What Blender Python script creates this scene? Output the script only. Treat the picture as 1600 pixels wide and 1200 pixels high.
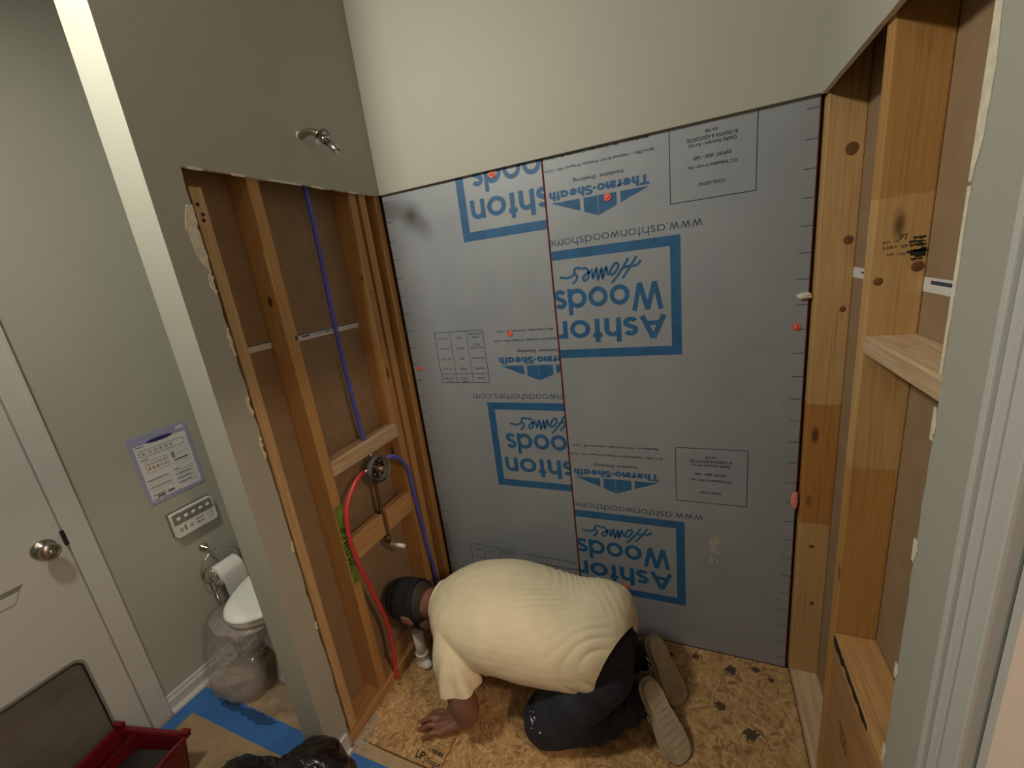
import bpy, bmesh, math, random
from mathutils import Vector, Matrix, noise
PI = math.pi
random.seed(7)
for o in list(bpy.data.objects): bpy.data.objects.remove(o)
S = bpy.context.scene
COL = S.collection
W = 1.524; H = 2.0174; D = 0.884; CEIL = 2.88; YF = -2.75; YE = -0.868

# ------------------------------------------------ camera
F = Vector((-0.40108, 0.87745, -0.26310)); Rt = Vector((0.91603, 0.38262, -0.12039)); U = Vector((0.00496, 0.28929, 0.95723))
F.normalize(); Rt = (Rt - F * Rt.dot(F)).normalized(); U = Rt.cross(F)
cam_d = bpy.data.cameras.new('camera'); cam = bpy.data.objects.new('camera', cam_d); COL.objects.link(cam)
cam.matrix_world = Matrix(((Rt.x, U.x, -F.x, 1.20835), (Rt.y, U.y, -F.y, -1.55921), (Rt.z, U.z, -F.z, 1.66531), (0, 0, 0, 1)))
cam_d.sensor_fit = 'HORIZONTAL'; cam_d.sensor_width = 36.0; cam_d.lens = 36.0 * 658.64 / 1600.0
cam_d.clip_start = 0.02
S.camera = cam
# ------------------------------------------------ exposure, world, lamps
S.view_settings.view_transform = 'Standard'
S.view_settings.look = 'None'
S.view_settings.gamma = 1.0
S.view_settings.use_curve_mapping = False
S.view_settings.exposure = -0.08
wd = bpy.data.worlds.new('world'); S.world = wd; wd.use_nodes = True
wd.node_tree.nodes['Background'].inputs[0].default_value = (0.9, 0.95, 1.0, 1)
wd.node_tree.nodes['Background'].inputs[1].default_value = 0.004

def lamp(name, loc, power, size, color, shape='DISK', rot=(0, 0, 0), sy=None):
    l = bpy.data.lights.new(name, 'AREA'); l.shape = shape; l.size = size
    if sy: l.size_y = sy
    l.energy = power; l.color = color
    o = bpy.data.objects.new(name, l); o.location = loc; o.rotation_euler = rot; COL.objects.link(o)
    return o
MAIN = (0.0, -1.42, 2.79)
lb_ = lamp('ceiling_bulb', MAIN, 23.0, 0.22, (1.0, 0.955, 0.80)); lb_.rotation_mode = 'QUATERNION'; lb_.rotation_quaternion = Vector((0.36, 0.50, -0.78)).to_track_quat('-Z', 'Y')   # tilt added to throw more of the light onto the back wall
lamp('hall_bulb', (2.55, -1.75, 2.40), 34.0, 0.25, (1.0, 0.74, 0.52))
lamp('room_bulb', (0.85, -2.25, 2.79), 2.5, 0.26, (1.0, 0.96, 0.86))

# ------------------------------------------------ materials
def L(c): return tuple(c) + (1.0,)
class NT:
    def __init__(s, name):
        s.m = bpy.data.materials.new(name); s.m.use_nodes = True
        s.t = s.m.node_tree; s.n = s.t.nodes; s.b = s.n['Principled BSDF']
    def add(s, ty, **kw):
        n = s.n.new(ty)
        for k, v in kw.items():
            if k in n.inputs.keys(): n.inputs[k].default_value = v
            else: setattr(n, k, v)
        return n
    def link(s, a, b): s.t.links.new(a, b)
    def coord(s, scale=(1, 1, 1), kind='Object', rot=(0, 0, 0), loc=(0, 0, 0)):
        tc = s.add('ShaderNodeTexCoord'); mp = s.add('ShaderNodeMapping')
        mp.inputs['Scale'].default_value = scale; mp.inputs['Rotation'].default_value = rot; mp.inputs['Location'].default_value = loc
        s.link(tc.outputs[kind], mp.inputs['Vector']); return mp.outputs[0]
    def ramp(s, fac, stops, interp='LINEAR'):
        r = s.add('ShaderNodeValToRGB'); r.color_ramp.interpolation = interp
        el = r.color_ramp.elements
        while len(el) > 1: el.remove(el[0])
        el[0].position = stops[0][0]; el[0].color = L(stops[0][1])
        for p, c in stops[1:]:
            e = el.new(p); e.color = L(c)
        s.link(fac, r.inputs[0]); return r.outputs[0]
    def noise(s, vec, scale, detail=3, rough=0.5, dist=0.0):
        n = s.add('ShaderNodeTexNoise'); n.inputs['Scale'].default_value = scale; n.inputs['Detail'].default_value = detail
        n.inputs['Roughness'].default_value = rough; n.inputs['Distortion'].default_value = dist
        s.link(vec, n.inputs['Vector']); return n.outputs['Fac']
    def mix(s, a, b, fac, mode='MIX'):
        m = s.add('ShaderNodeMix', data_type='RGBA', blend_type=mode)
        for sock, v in ((m.inputs[6], a), (m.inputs[7], b), (m.inputs[0], fac)):
            if hasattr(v, 'links'): s.link(v, sock)
            elif isinstance(v, (tuple, list)): sock.default_value = L(v)
            else: sock.default_value = v
        return m.outputs[2]
    def bump(s, h, strength=0.2, dist=0.01):
        b = s.add('ShaderNodeBump'); b.inputs['Strength'].default_value = strength; b.inputs['Distance'].default_value = dist
        s.link(h, b.inputs['Height']); s.link(b.outputs[0], s.b.inputs['Normal'])
    def col(s, c):
        if hasattr(c, 'links'): s.link(c, s.b.inputs['Base Color'])
        else: s.b.inputs['Base Color'].default_value = L(c)
    def math(s, op, a, b=None):
        m = s.add('ShaderNodeMath', operation=op)
        for i, v in enumerate((a, b)):
            if v is None: continue
            if hasattr(v, 'links'): s.link(v, m.inputs[i])
            else: m.inputs[i].default_value = v
        return m.outputs[0]

def plain(name, c, rough=0.5, metal=0.0, var=0.06, scale=30, bump=0.0, bscale=200, **kw):
    k = NT(name); v = k.coord()
    f = k.noise(v, scale, 3)
    k.col(k.ramp(f, [(0.3, [x * (1 - var) for x in c]), (0.7, [min(1, x * (1 + var)) for x in c])]))
    k.b.inputs['Roughness'].default_value = rough; k.b.inputs['Metallic'].default_value = metal
    for a, b in kw.items(): k.b.inputs[a].default_value = b
    if bump: k.bump(k.noise(v, bscale, 2), bump, 0.002)
    return k.m

M = {}
M['paint'] = plain('grey_wall_paint', (0.43, 0.425, 0.37), 0.62, var=0.02, scale=3, bump=0.10, bscale=260)
M['white_paint'] = plain('white_trim_paint', (0.58, 0.58, 0.565), 0.4, var=0.02, scale=4, bump=0.05)
M['ceil'] = plain('ceiling_paint', (0.50, 0.50, 0.48), 0.8, var=0.02)
M['gypsum'] = plain('torn_gypsum', (0.74, 0.68, 0.55), 0.9, var=0.12, scale=60, bump=0.5, bscale=150)
M['kraft'] = plain('brown_drywall_paper', (0.32, 0.215, 0.125), 0.8, var=0.08, scale=14, bump=0.1)
M['tape'] = plain('blue_painter_tape', (0.035, 0.15, 0.44), 0.6, var=0.1, scale=12, bump=0.2, bscale=60)
M['tape_wet'] = plain('wet_blue_tape', (0.02, 0.07, 0.19), 0.35, var=0.1, scale=12)
M['board'] = plain('tan_floor_paper', (0.33, 0.235, 0.13), 0.75, var=0.08, scale=20, bump=0.1)
M['strip'] = plain('dusty_tan_strip', (0.40, 0.29, 0.17), 0.8, var=0.12, scale=25, bump=0.2)
M['blue_ink'] = plain('blue_print_ink', (0.022, 0.115, 0.27), 0.5, var=0.16, scale=25)
M['dark_ink'] = plain('navy_print_ink', (0.035, 0.06, 0.11), 0.5, var=0.1)
M['black_ink'] = plain('black_marker_ink', (0.015, 0.014, 0.012), 0.6)
M['red_foam'] = plain('red_foam_core', (0.20, 0.03, 0.035), 0.8, var=0.3, scale=40)
M['pink_foam'] = plain('pink_foam', (0.75, 0.25, 0.22), 0.7, var=0.15)
M['cap_red'] = plain('red_plastic', (0.85, 0.12, 0.08), 0.35)
M['chrome'] = plain('brushed_chrome', (0.62, 0.59, 0.54), 0.16, metal=1.0, var=0.02)
M['nickel'] = plain('satin_nickel', (0.42, 0.38, 0.33), 0.24, metal=1.0, var=0.03)
M['dark_hole'] = plain('black_bore', (0.01, 0.01, 0.01), 0.6)
M['blue_pex'] = plain('blue_tubing', (0.10, 0.11, 0.60), 0.4)
M['red_pex'] = plain('red_tubing', (0.62, 0.045, 0.05), 0.4)
M['grey_plastic'] = plain('grey_plastic', (0.17, 0.17, 0.16), 0.5)
M['black_plastic'] = plain('black_plastic', (0.02, 0.02, 0.02), 0.4)
M['copper'] = plain('tarnished_copper', (0.16, 0.09, 0.045), 0.5, metal=0.6)
M['brass'] = plain('old_brass', (0.45, 0.33, 0.2), 0.35, metal=0.9)
M['pvc'] = plain('white_pvc', (0.72, 0.71, 0.66), 0.35, var=0.03)
M['porcelain'] = plain('white_porcelain', (0.80, 0.80, 0.77), 0.12, var=0.01)
M['lid'] = plain('white_seat_plastic', (0.92, 0.92, 0.88), 0.3, var=0.01)
M['tissue'] = plain('toilet_tissue', (0.88, 0.87, 0.83), 0.9, var=0.03, bump=0.2)
M['card'] = plain('cardboard_core', (0.3, 0.22, 0.15), 0.8)
M['lilac'] = plain('lilac_card', (0.36, 0.36, 0.56), 0.5, var=0.03)
M['paper'] = plain('white_paper', (0.74, 0.74, 0.74), 0.6, var=0.02)
M['grey_ink'] = plain('pale_grey_ink', (0.42, 0.42, 0.42), 0.6)
M['navy'] = plain('navy_ink', (0.03, 0.03, 0.16), 0.5)
M['remote_grey'] = plain('dark_grey_band', (0.22, 0.21, 0.20), 0.4)
M['remote_red'] = plain('red_icon_ink', (0.45, 0.25, 0.22), 0.5)
M['remote_white'] = plain('white_remote_shell', (0.76, 0.76, 0.73), 0.3, var=0.02)
M['crate_red'] = plain('red_crate_plastic', (0.14, 0.006, 0.011), 0.38, var=0.1, scale=20)
M['crate_fill'] = plain('dark_contents', (0.02, 0.019, 0.018), 0.35, var=0.2, scale=10)
M['flap'] = None
M['shirt'] = plain('cream_cotton', (0.75, 0.66, 0.465), 0.85, var=0.03, scale=12, bump=0.15, bscale=500)
M['denim'] = plain('dark_denim', (0.013, 0.016, 0.027), 0.85, var=0.3, scale=18, bump=0.3, bscale=400)
M['skin'] = plain('tan_skin', (0.22, 0.10, 0.066), 0.5, var=0.12, scale=18, bump=0.15, bscale=120)
M['hair'] = plain('short_dark_hair', (0.03, 0.02, 0.015), 0.8, var=0.4, scale=120, bump=0.6, bscale=300)
M['cap'] = plain('black_cap_cloth', (0.007, 0.006, 0.006), 0.9, var=0.25, scale=60, bump=0.3, bscale=400)
M['sole'] = plain('tan_rubber_sole', (0.44, 0.36, 0.25), 0.75, var=0.14, scale=30, bump=0.7, bscale=90)
M['shoe'] = plain('brown_shoe_cloth', (0.10, 0.085, 0.06), 0.8, var=0.15, scale=40, bump=0.3)
M['shoe_white'] = plain('white_shoe_stripe', (0.75, 0.74, 0.7), 0.5)
M['plaster_white'] = plain('dried_white_paint', (0.72, 0.74, 0.76), 0.6)
M['glow'] = NT('lamp_glass').m
_g = M['glow'].node_tree.nodes['Principled BSDF']; _g.inputs['Emission Color'].default_value = (1, 0.93, 0.78, 1); _g.inputs['Emission Strength'].default_value = 3.0
M['hall'] = plain('peach_hall_paint', (0.62, 0.50, 0.40), 0.7, var=0.02)

def foam_mat():
    k = NT('grey_foil_face'); v = k.coord()
    c = k.ramp(k.noise(v, 5, 4), [(0.3, (0.305, 0.33, 0.37)), (0.7, (0.345, 0.37, 0.41))])
    # scuffs: thin pale scratches and specks with shapes of their own
    sp = k.noise(k.coord((1.0, 1, 7.0), rot=(0, 0.25, 0)), 22, 4, 0.6)
    c = k.mix(c, (0.52, 0.52, 0.50), k.ramp(sp, [(0.735, (0, 0, 0)), (0.80, (0.7, 0.7, 0.7))]))
    vo = k.add('ShaderNodeTexVoronoi'); vo.inputs['Scale'].default_value = 13; k.link(v, vo.inputs['Vector'])
    c = k.mix(c, (0.06, 0.06, 0.07), k.ramp(vo.outputs['Distance'], [(0.018, (0.8, 0.8, 0.8)), (0.035, (0, 0, 0))]))
    k.col(c); k.b.inputs['Roughness'].default_value = 0.5; k.b.inputs['Metallic'].default_value = 0.15
    k.bump(k.noise(v, 9, 3), 0.12, 0.01)
    return k.m
M['foam'] = foam_mat()

def wood(name, a, b, c, axis='z', seed=0.0, zones=None, zax=2, rough=0.65, stretch=14):
    """lumber with long grain along one axis, growth lines and knots"""
    k = NT(name)
    sc = [1.0, 1.0, 1.0]; ix = 'xyz'.index(axis)
    s1 = [stretch, stretch, stretch]; s1[ix] = 0.9
    v = k.coord(tuple(s1), loc=(seed, seed * 1.3, seed * 0.7))
    g = k.noise(v, 4.5, 5, 0.6, 1.2)
    col = k.ramp(g, [(0.28, a), (0.5, b), (0.72, c)])
    s2 = [60, 60, 60]; s2[ix] = 1.4
    fine = k.noise(k.coord(tuple(s2), loc=(seed, 0, seed)), 2.5, 3, 0.6)
    col = k.mix(col, (0.5, 0.42, 0.36), k.ramp(fine, [(0.52, (0, 0, 0)), (0.75, (0.5, 0.5, 0.5))]), 'MULTIPLY')
    # knots
    s3 = [9, 9, 9]; s3[ix] = 3.2
    vo = k.add('ShaderNodeTexVoronoi'); vo.inputs['Scale'].default_value = 1.0; k.link(k.coord(tuple(s3), loc=(seed * 2.1, seed, -seed)), vo.inputs['Vector'])
    kn = k.ramp(vo.outputs['Distance'], [(0.05, (0.9, 0.9, 0.9)), (0.085, (0.45, 0.45, 0.45)), (0.12, (0, 0, 0))])
    col = k.mix(col, (a[0] * 0.22, a[1] * 0.17, a[2] * 0.15), kn)
    if zones:       # hard-edged tone changes along the length of one board
        tc = k.add('ShaderNodeTexCoord'); sx = k.add('ShaderNodeSeparateXYZ'); k.link(tc.outputs['Object'], sx.inputs[0])
        wob = k.math('MULTIPLY', k.noise(k.coord((30, 30, 30)), 1.0), 0.012)
        z = k.math('ADD', sx.outputs[zax], wob)
        for (z0, z1, tint, f) in zones:
            inr = k.math('MULTIPLY', k.math('GREATER_THAN', z, z0), k.math('LESS_THAN', z, z1))
            col = k.mix(col, tint, k.math('MULTIPLY', inr, f), 'MULTIPLY' if max(tint) <= 1 else 'MIX')
    k.col(col); k.b.inputs['Roughness'].default_value = rough
    k.bump(fine, 0.35, 0.002)
    return k.m
A1, B1, C1 = (0.47, 0.25, 0.085), (0.52, 0.285, 0.10), (0.57, 0.32, 0.12)
M['stud'] = wood('orange_pine', A1, B1, C1, 'z', 0.3)
M['stud2'] = wood('orange_pine_b', (0.43, 0.22, 0.072), (0.48, 0.25, 0.085), (0.53, 0.285, 0.10), 'z', 3.7)
M['stud_pale'] = wood('pale_pine', (0.50, 0.32, 0.15), (0.58, 0.38, 0.185), (0.66, 0.45, 0.24), 'z', 5.1)
M['studR1'] = wood('corner_stud_pine', (0.50, 0.30, 0.12), (0.54, 0.33, 0.135), (0.58, 0.36, 0.155), 'z', 1.9,
                   [(0.70, 1.135, (0.82, 0.62, 0.36), 1.0)])
M['studR2'] = wood('right_stud_pine', (0.51, 0.30, 0.115), (0.55, 0.33, 0.13), (0.59, 0.36, 0.15), 'z', 8.3,
                   [(1.715, 3.0, (0.86, 0.74, 0.55), 1.0), (0.0, 1.13, (0.90, 0.76, 0.52), 1.0)])
M['blk'] = wood('block_pine', (0.42, 0.22, 0.08), (0.53, 0.29, 0.11), (0.62, 0.37, 0.16), 'y', 2.2)
M['blk_pale'] = wood('pale_block_pine', (0.46, 0.30, 0.17), (0.58, 0.41, 0.25), (0.68, 0.50, 0.32), 'y', 6.6)
M['blk_dark'] = wood('brown_block_pine', (0.34, 0.17, 0.06), (0.42, 0.22, 0.08), (0.50, 0.27, 0.10), 'y', 4.4)
M['hdr'] = wood('top_plate_pine', A1, B1, C1, 'x', 4.0)

def osb_mat(name, seed):
    k = NT(name)
    base = k.coord((1, 1, 1), loc=(seed, seed, 0))
    cols = []
    for i, (r, s) in enumerate(((0.5, (20, 95, 1)), (1.9, (22, 110, 1)), (2.7, (26, 90, 1)), (1.2, (24, 100, 1)))):
        wv = k.add('ShaderNodeTexNoise'); wv.inputs['Scale'].default_value = 9; wv.inputs['Detail'].default_value = 3; k.link(base, wv.inputs['Vector'])
        sc = k.add('ShaderNodeVectorMath', operation='SCALE'); sc.inputs['Scale'].default_value = 0.05; k.link(wv.outputs['Color'], sc.inputs[0])
        ad0 = k.add('ShaderNodeVectorMath', operation='ADD'); k.link(base, ad0.inputs[0]); k.link(sc.outputs[0], ad0.inputs[1])
        mp = k.add('ShaderNodeMapping'); mp.inputs['Rotation'].default_value = (0, 0, r); mp.inputs['Location'].default_value = (i, i * 2, 0); k.link(ad0.outputs[0], mp.inputs[0])
        m2 = k.add('ShaderNodeMapping'); m2.inputs['Scale'].default_value = s; k.link(mp.outputs[0], m2.inputs[0])
        vo = k.add('ShaderNodeTexVoronoi'); vo.feature = 'SMOOTH_F1'; vo.inputs['Smoothness'].default_value = 0.25; vo.inputs['Scale'].default_value = 1.0
        k.link(m2.outputs[0], vo.inputs['Vector'])
        sp = k.add('ShaderNodeSeparateColor'); k.link(vo.outputs['Color'], sp.inputs[0])
        cols.append((k.ramp(sp.outputs[0], [(0.0, (0.25, 0.125, 0.045)), (0.3, (0.41, 0.235, 0.09)), (0.7, (0.50, 0.31, 0.135)), (1.0, (0.60, 0.40, 0.20))]), sp.outputs[1]))
    def msk(a, lo, hi, sc):
        return k.ramp(k.noise(k.coord((1, 1, 1), loc=(a, seed, 4 + a)), sc, 3, 0.6), [(lo, (0, 0, 0)), (hi, (1, 1, 1))])
    c = k.mix(k.mix(cols[0][0], cols[1][0], msk(0, .48, .52, 26)), k.mix(cols[2][0], cols[3][0], msk(5, .48, .52, 30)), msk(9, .47, .53, 24))
    c = k.mix(c, (0.62, 0.52, 0.44), k.ramp(k.noise(k.coord((60, 60, 60)), 2.0, 4, 0.7), [(0.5, (0, 0, 0)), (0.7, (0.7, 0.7, 0.7))]), 'MULTIPLY')
    d = k.noise(k.coord((1, 1, 1), loc=(2, 7 + seed, 0)), 8.5, 6, 0.68)
    c = k.mix(c, (0.34, 0.25, 0.18), k.ramp(d, [(0.60, (0, 0, 0)), (0.70, (0.7, 0.7, 0.7))]), 'MULTIPLY')
    k.col(c); k.b.inputs['Roughness'].default_value = 0.75
    k.bump(cols[0][1], 0.2, 0.002)
    return k.m
M['osb'] = osb_mat('strand_board', 0.0); M['osb2'] = osb_mat('strand_board_b', 3.3)

def tile_mat():
    k = NT('beige_stone_tile'); v = k.coord((1, 1, 1), loc=(0.1, 0.07, 0))
    br = k.add('ShaderNodeTexBrick'); br.offset = 0.0; br.inputs['Scale'].default_value = 1.0
    br.inputs['Brick Width'].default_value = 0.33; br.inputs['Row Height'].default_value = 0.33; br.inputs['Mortar Size'].default_value = 0.004
    k.link(v, br.inputs['Vector'])
    c = k.ramp(k.noise(v, 9, 5, 0.6, 0.6), [(0.3, (0.22, 0.145, 0.085)), (0.55, (0.36, 0.26, 0.165)), (0.75, (0.46, 0.36, 0.25))])
    k.col(k.mix(c, (0.30, 0.25, 0.19), br.outputs['Fac'])); k.b.inputs['Roughness'].default_value = 0.4
    return k.m
M['tile'] = tile_mat()

def flap_mat():
    k = NT('smoky_flap_vinyl'); v = k.coord((30, 3, 6), rot=(0.25, 0, 0))
    k.col(k.ramp(k.noise(k.coord(), 5, 4), [(0.3, (0.13, 0.115, 0.09)), (0.7, (0.19, 0.17, 0.14))]))
    k.b.inputs['Roughness'].default_value = 0.22
    k.bump(k.noise(v, 1.2, 3), 0.35, 0.02); return k.m
M['flap'] = flap_mat()
def bag_mat(name, col, alpha, rough, bs):
    k = NT(name); v = k.coord(); k.col(col); k.b.inputs['Roughness'].default_value = rough
    k.b.inputs['Alpha'].default_value = alpha
    k.bump(k.noise(v, bs, 4, 0.55, 1.0), 0.6, 0.02); return k.m
M['black_bag'] = bag_mat('black_bin_liner', (0.006, 0.006, 0.007), 1.0, 0.17, 22)
M['clear_bag'] = bag_mat('clear_bin_liner', (0.58, 0.53, 0.50), 0.44, 0.28, 16)
M['frost'] = bag_mat('frosted_halo', (0.5, 0.5, 0.47), 0.5, 0.4, 10)

# ------------------------------------------------ object helpers
def link(o, parent=None):
    COL.objects.link(o)
    if parent is not None: o.parent = parent
    return o
def obj(name, bm, mats, parent=None, smooth=False, loc=None):
    me = bpy.data.meshes.new(name)
    if not isinstance(mats, (list, tuple)): mats = [mats]
    for m in mats: me.materials.append(m)
    bmesh.ops.recalc_face_normals(bm, faces=bm.faces[:]) if not getattr(bm, 'flat', False) else None
    bm.to_mesh(me); bm.free()
    if smooth:
        for p in me.polygons: p.use_smooth = True
    o = bpy.data.objects.new(name, me)
    if loc: o.location = loc
    return link(o, parent)
def tag(o, label, cat, group=None, kind=None):
    o['label'] = label; o['category'] = cat
    if group: o['group'] = group
    if kind: o['kind'] = kind
    return o
def struct(o, label=None):
    o['kind'] = 'structure'
    if label: o['label'] = label
    return o
def thing(name, label, cat, loc=(0, 0, 0), group=None):
    o = bpy.data.objects.new(name, None); o.empty_display_size = 0.05; COL.objects.link(o); o.location = loc
    return tag(o, label, cat, group)
def setparent(o, p):
    """parent keeping world position (parents here are only translated)"""
    o.parent = p; o.location = Vector(o.location) - Vector(p.location)
    return o

def box(bm, a, b, mi=0, bev=0.0):
    x0, y0, z0 = [min(a[i], b[i]) for i in range(3)]; x1, y1, z1 = [max(a[i], b[i]) for i in range(3)]
    vs = [bm.verts.new(p) for p in ((x0, y0, z0), (x1, y0, z0), (x1, y1, z0), (x0, y1, z0), (x0, y0, z1), (x1, y0, z1), (x1, y1, z1), (x0, y1, z1))]
    fs = [bm.faces.new([vs[i] for i in q]) for q in ((3, 2, 1, 0), (4, 5, 6, 7), (0, 1, 5, 4), (1, 2, 6, 5), (2, 3, 7, 6), (3, 0, 4, 7))]
    for f in fs: f.material_index = mi
    if bev:
        es = list({e for f in fs for e in f.edges})
        r = bmesh.ops.bevel(bm, geom=es, offset=bev, segments=2, affect='EDGES', profile=0.6)
        for f in r['faces']: f.material_index = mi
    return vs
def frame_from(d):
    d = Vector(d).normalized(); a = Vector((0, 0, 1)) if abs(d.z) < 0.9 else Vector((1, 0, 0))
    u = d.cross(a).normalized(); return u, d.cross(u).normalized()
def tube(bm, pts, r, n=12, mi=0, caps=True):
    pts = [Vector(p) for p in pts]; rings = []
    rs = r if isinstance(r, (list, tuple)) else [r] * len(pts)
    u, v = frame_from(pts[1] - pts[0])
    for i, p in enumerate(pts):
        t = (pts[min(i + 1, len(pts) - 1)] - pts[max(i - 1, 0)]).normalized()
        u = (u - t * u.dot(t)).normalized(); v = t.cross(u)
        rings.append([bm.verts.new(p + (u * math.cos(2 * PI * k / n) + v * math.sin(2 * PI * k / n)) * rs[i]) for k in range(n)])
    for a, b in zip(rings, rings[1:]):
        for k in range(n):
            f = bm.faces.new((a[k], a[(k + 1) % n], b[(k + 1) % n], b[k])); f.material_index = mi; f.smooth = True
    if caps:
        f = bm.faces.new(rings[0][::-1]); f.material_index = mi
        f = bm.faces.new(rings[-1]); f.material_index = mi
def curve(pts, n=8):
    """Catmull-Rom through points"""
    P = [Vector(p) for p in pts]; P = [P[0] * 2 - P[1]] + P + [P[-1] * 2 - P[-2]]; out = []
    for i in range(1, len(P) - 2):
        for k in range(n):
            t = k / n; a, b, c, d = P[i - 1], P[i], P[i + 1], P[i + 2]
            out.append(0.5 * ((2 * b) + (c - a) * t + (2 * a - 5 * b + 4 * c - d) * t * t + (3 * b - a - 3 * c + d) * t ** 3))
    out.append(P[-2]); return out
def lathe(bm, prof, org, axis, n=24, mi=0):
    """prof = [(radius, distance along axis)]"""
    org = Vector(org); ax = Vector(axis).normalized(); u, v = frame_from(ax); rings = []
    for r, h in prof:
        if r < 1e-6: rings.append([bm.verts.new(org + ax * h)])
        else: rings.append([bm.verts.new(org + ax * h + (u * math.cos(2 * PI * k / n) + v * math.sin(2 * PI * k / n)) * r) for k in range(n)])
    for a, b in zip(rings, rings[1:]):
        for k in range(n):
            q = [a[k % len(a)], a[(k + 1) % len(a)], b[(k + 1) % len(b)], b[k % len(b)]]
            q2 = []
            for w in q:
                if w not in q2: q2.append(w)
            if len(q2) > 2:
                f = bm.faces.new(q2); f.material_index = mi; f.smooth = True
def ball(bm, c, r, n=16, rot=None, mi=0):
    if not isinstance(r, (list, tuple)): r = (r, r, r)
    m = Matrix.Translation(c) @ (rot.to_4x4() if rot else Matrix.Identity(4)) @ Matrix.Diagonal((r[0], r[1], r[2], 1))
    g = bmesh.ops.create_uvsphere(bm, u_segments=n, v_segments=max(6, n // 2 + 2), radius=1.0, matrix=m)
    for v in g['verts']:
        for f in v.link_faces: f.material_index = mi
def limb(bm, pts, rs, n=18):
    """closed tapered capsule chain"""
    P = curve(pts, 6); R_ = []
    m = len(pts) - 1
    for i in range(len(P)):
        t = i / (len(P) - 1) * m; j = min(int(t), m - 1); R_.append(rs[j] + (rs[j + 1] - rs[j]) * (t - j))
    tube(bm, P, R_, n)
    ball(bm, P[0], R_[0] * 0.999, n); ball(bm, P[-1], R_[-1] * 0.999, n)
def poly(bm, pts, mi=0):
    f = bm.faces.new([bm.verts.new(p) for p in pts]); f.material_index = mi; return f
def prism(bm, pts, d, mi=0):
    """extrude a planar outline by vector d"""
    d = Vector(d); a = [bm.verts.new(Vector(p)) for p in pts]; b = [bm.verts.new(Vector(p) + d) for p in pts]
    n = len(a); fs = [bm.faces.new(a), bm.faces.new(b[::-1])] + [bm.faces.new((a[i], b[i], b[(i + 1) % n], a[(i + 1) % n])) for i in range(n)]
    for f in fs: f.material_index = mi
    return fs
def bakemesh(o, voxel=0.006, smooth=4, factor=0.5, extra=None):
    """remesh overlapping closed volumes into one skin and bake it"""
    m = o.modifiers.new('r', 'REMESH'); m.mode = 'VOXEL'; m.voxel_size = voxel; m.use_smooth_shade = True
    s = o.modifiers.new('s', 'SMOOTH'); s.factor = factor; s.iterations = smooth
    bpy.context.view_layer.update()
    dg = bpy.context.evaluated_depsgraph_get()
    me = bpy.data.meshes.new_from_object(o.evaluated_get(dg))
    o.modifiers.clear(); old = o.data; mats = list(old.materials); o.data = me
    me.materials.clear()
    for x in mats: me.materials.append(x)
    for p in me.polygons: p.use_smooth = True; p.material_index = 0
    if extra:
        no = [v.normal.copy() for v in me.vertices]
        for v, nn in zip(me.vertices, no): v.co = v.co + extra(v.co, nn)
    return o

# ------------------------------------------------ lettering
def text_bm(bm, s, w, h, place, mi=0, off=0.0, clip=None):
    """write s so that it fills width w (height h if given); place(u, v) -> Vector"""
    cu = bpy.data.curves.new('t', 'FONT'); cu.body = s; cu.size = 1.0; cu.offset = off
    o = bpy.data.objects.new('t', cu); COL.objects.link(o); bpy.context.view_layer.update()
    me = bpy.data.meshes.new_from_object(o.evaluated_get(bpy.context.evaluated_depsgraph_get()))
    bpy.data.objects.remove(o)
    xs = [v.co.x for v in me.vertices]; ys = [v.co.y for v in me.vertices]
    if not xs: return
    x0, x1 = min(xs), max(xs); ys0 = 0.0; capH = 0.70
    sx = w / (x1 - x0); sy = (h / capH) if h else sx
    vs = [bm.verts.new(place((v.co.x - x0) * sx, v.co.y * sy)) for v in me.vertices]
    for p in me.polygons:
        try:
            f = bm.faces.new([vs[i] for i in p.vertices]); f.material_index = mi
        except ValueError: pass
    bpy.data.meshes.remove(me)
LAYER = [0]
def stroke(bm, pts, w, place, mi=0):
    """one mitred ribbon, no overlapping faces; each stroke sits a hair above the last"""
    P_ = [Vector(p[:2]) for p in pts]; Q_ = [P_[0]]
    for p in P_[1:]:
        if (p - Q_[-1]).length > 1e-5: Q_.append(p)
    P_ = Q_; n = len(P_)
    if n < 2: return
    closed = (P_[0] - P_[-1]).length < 1e-4 and n > 3
    if closed: P_ = P_[:-1]; n -= 1
    LAYER[0] = (LAYER[0] + 1) % 6
    a0, a1, a2 = place(0, 0), place(1, 0), place(0, 1); nr = (a1 - a0).cross(a2 - a0).normalized() * (1e-5 + LAYER[0] * 3e-5)
    Ls, Rs = [], []
    for i in range(n):
        a = P_[i - 1] if (i or closed) else None; c = P_[(i + 1) % n] if (i < n - 1 or closed) else None; b = P_[i]
        d1 = (b - a).normalized() if a is not None else None; d2 = (c - b).normalized() if c is not None else None
        if d1 is None: d1 = d2
        if d2 is None: d2 = d1
        t = d1 + d2
        t = t.normalized() if t.length > 1e-3 else d1
        q = Vector((-t.y, t.x)); cs = max(.45, abs(q.dot(Vector((-d1.y, d1.x))))); q = q * (w / 2 / cs)
        Ls.append(bm.verts.new(place(*(b + q)) + nr)); Rs.append(bm.verts.new(place(*(b - q)) + nr))
    for i in range(n if closed else n - 1):
        j = (i + 1) % n; f = bm.faces.new((Ls[i], Rs[i], Rs[j], Ls[j])); f.material_index = mi
def arc(cx, cy, rx, ry, a0, a1, n=16):
    return [(cx + rx * math.cos(math.radians(a0 + (a1 - a0) * i / n)), cy + ry * math.sin(math.radians(a0 + (a1 - a0) * i / n))) for i in range(n + 1)]
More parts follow.
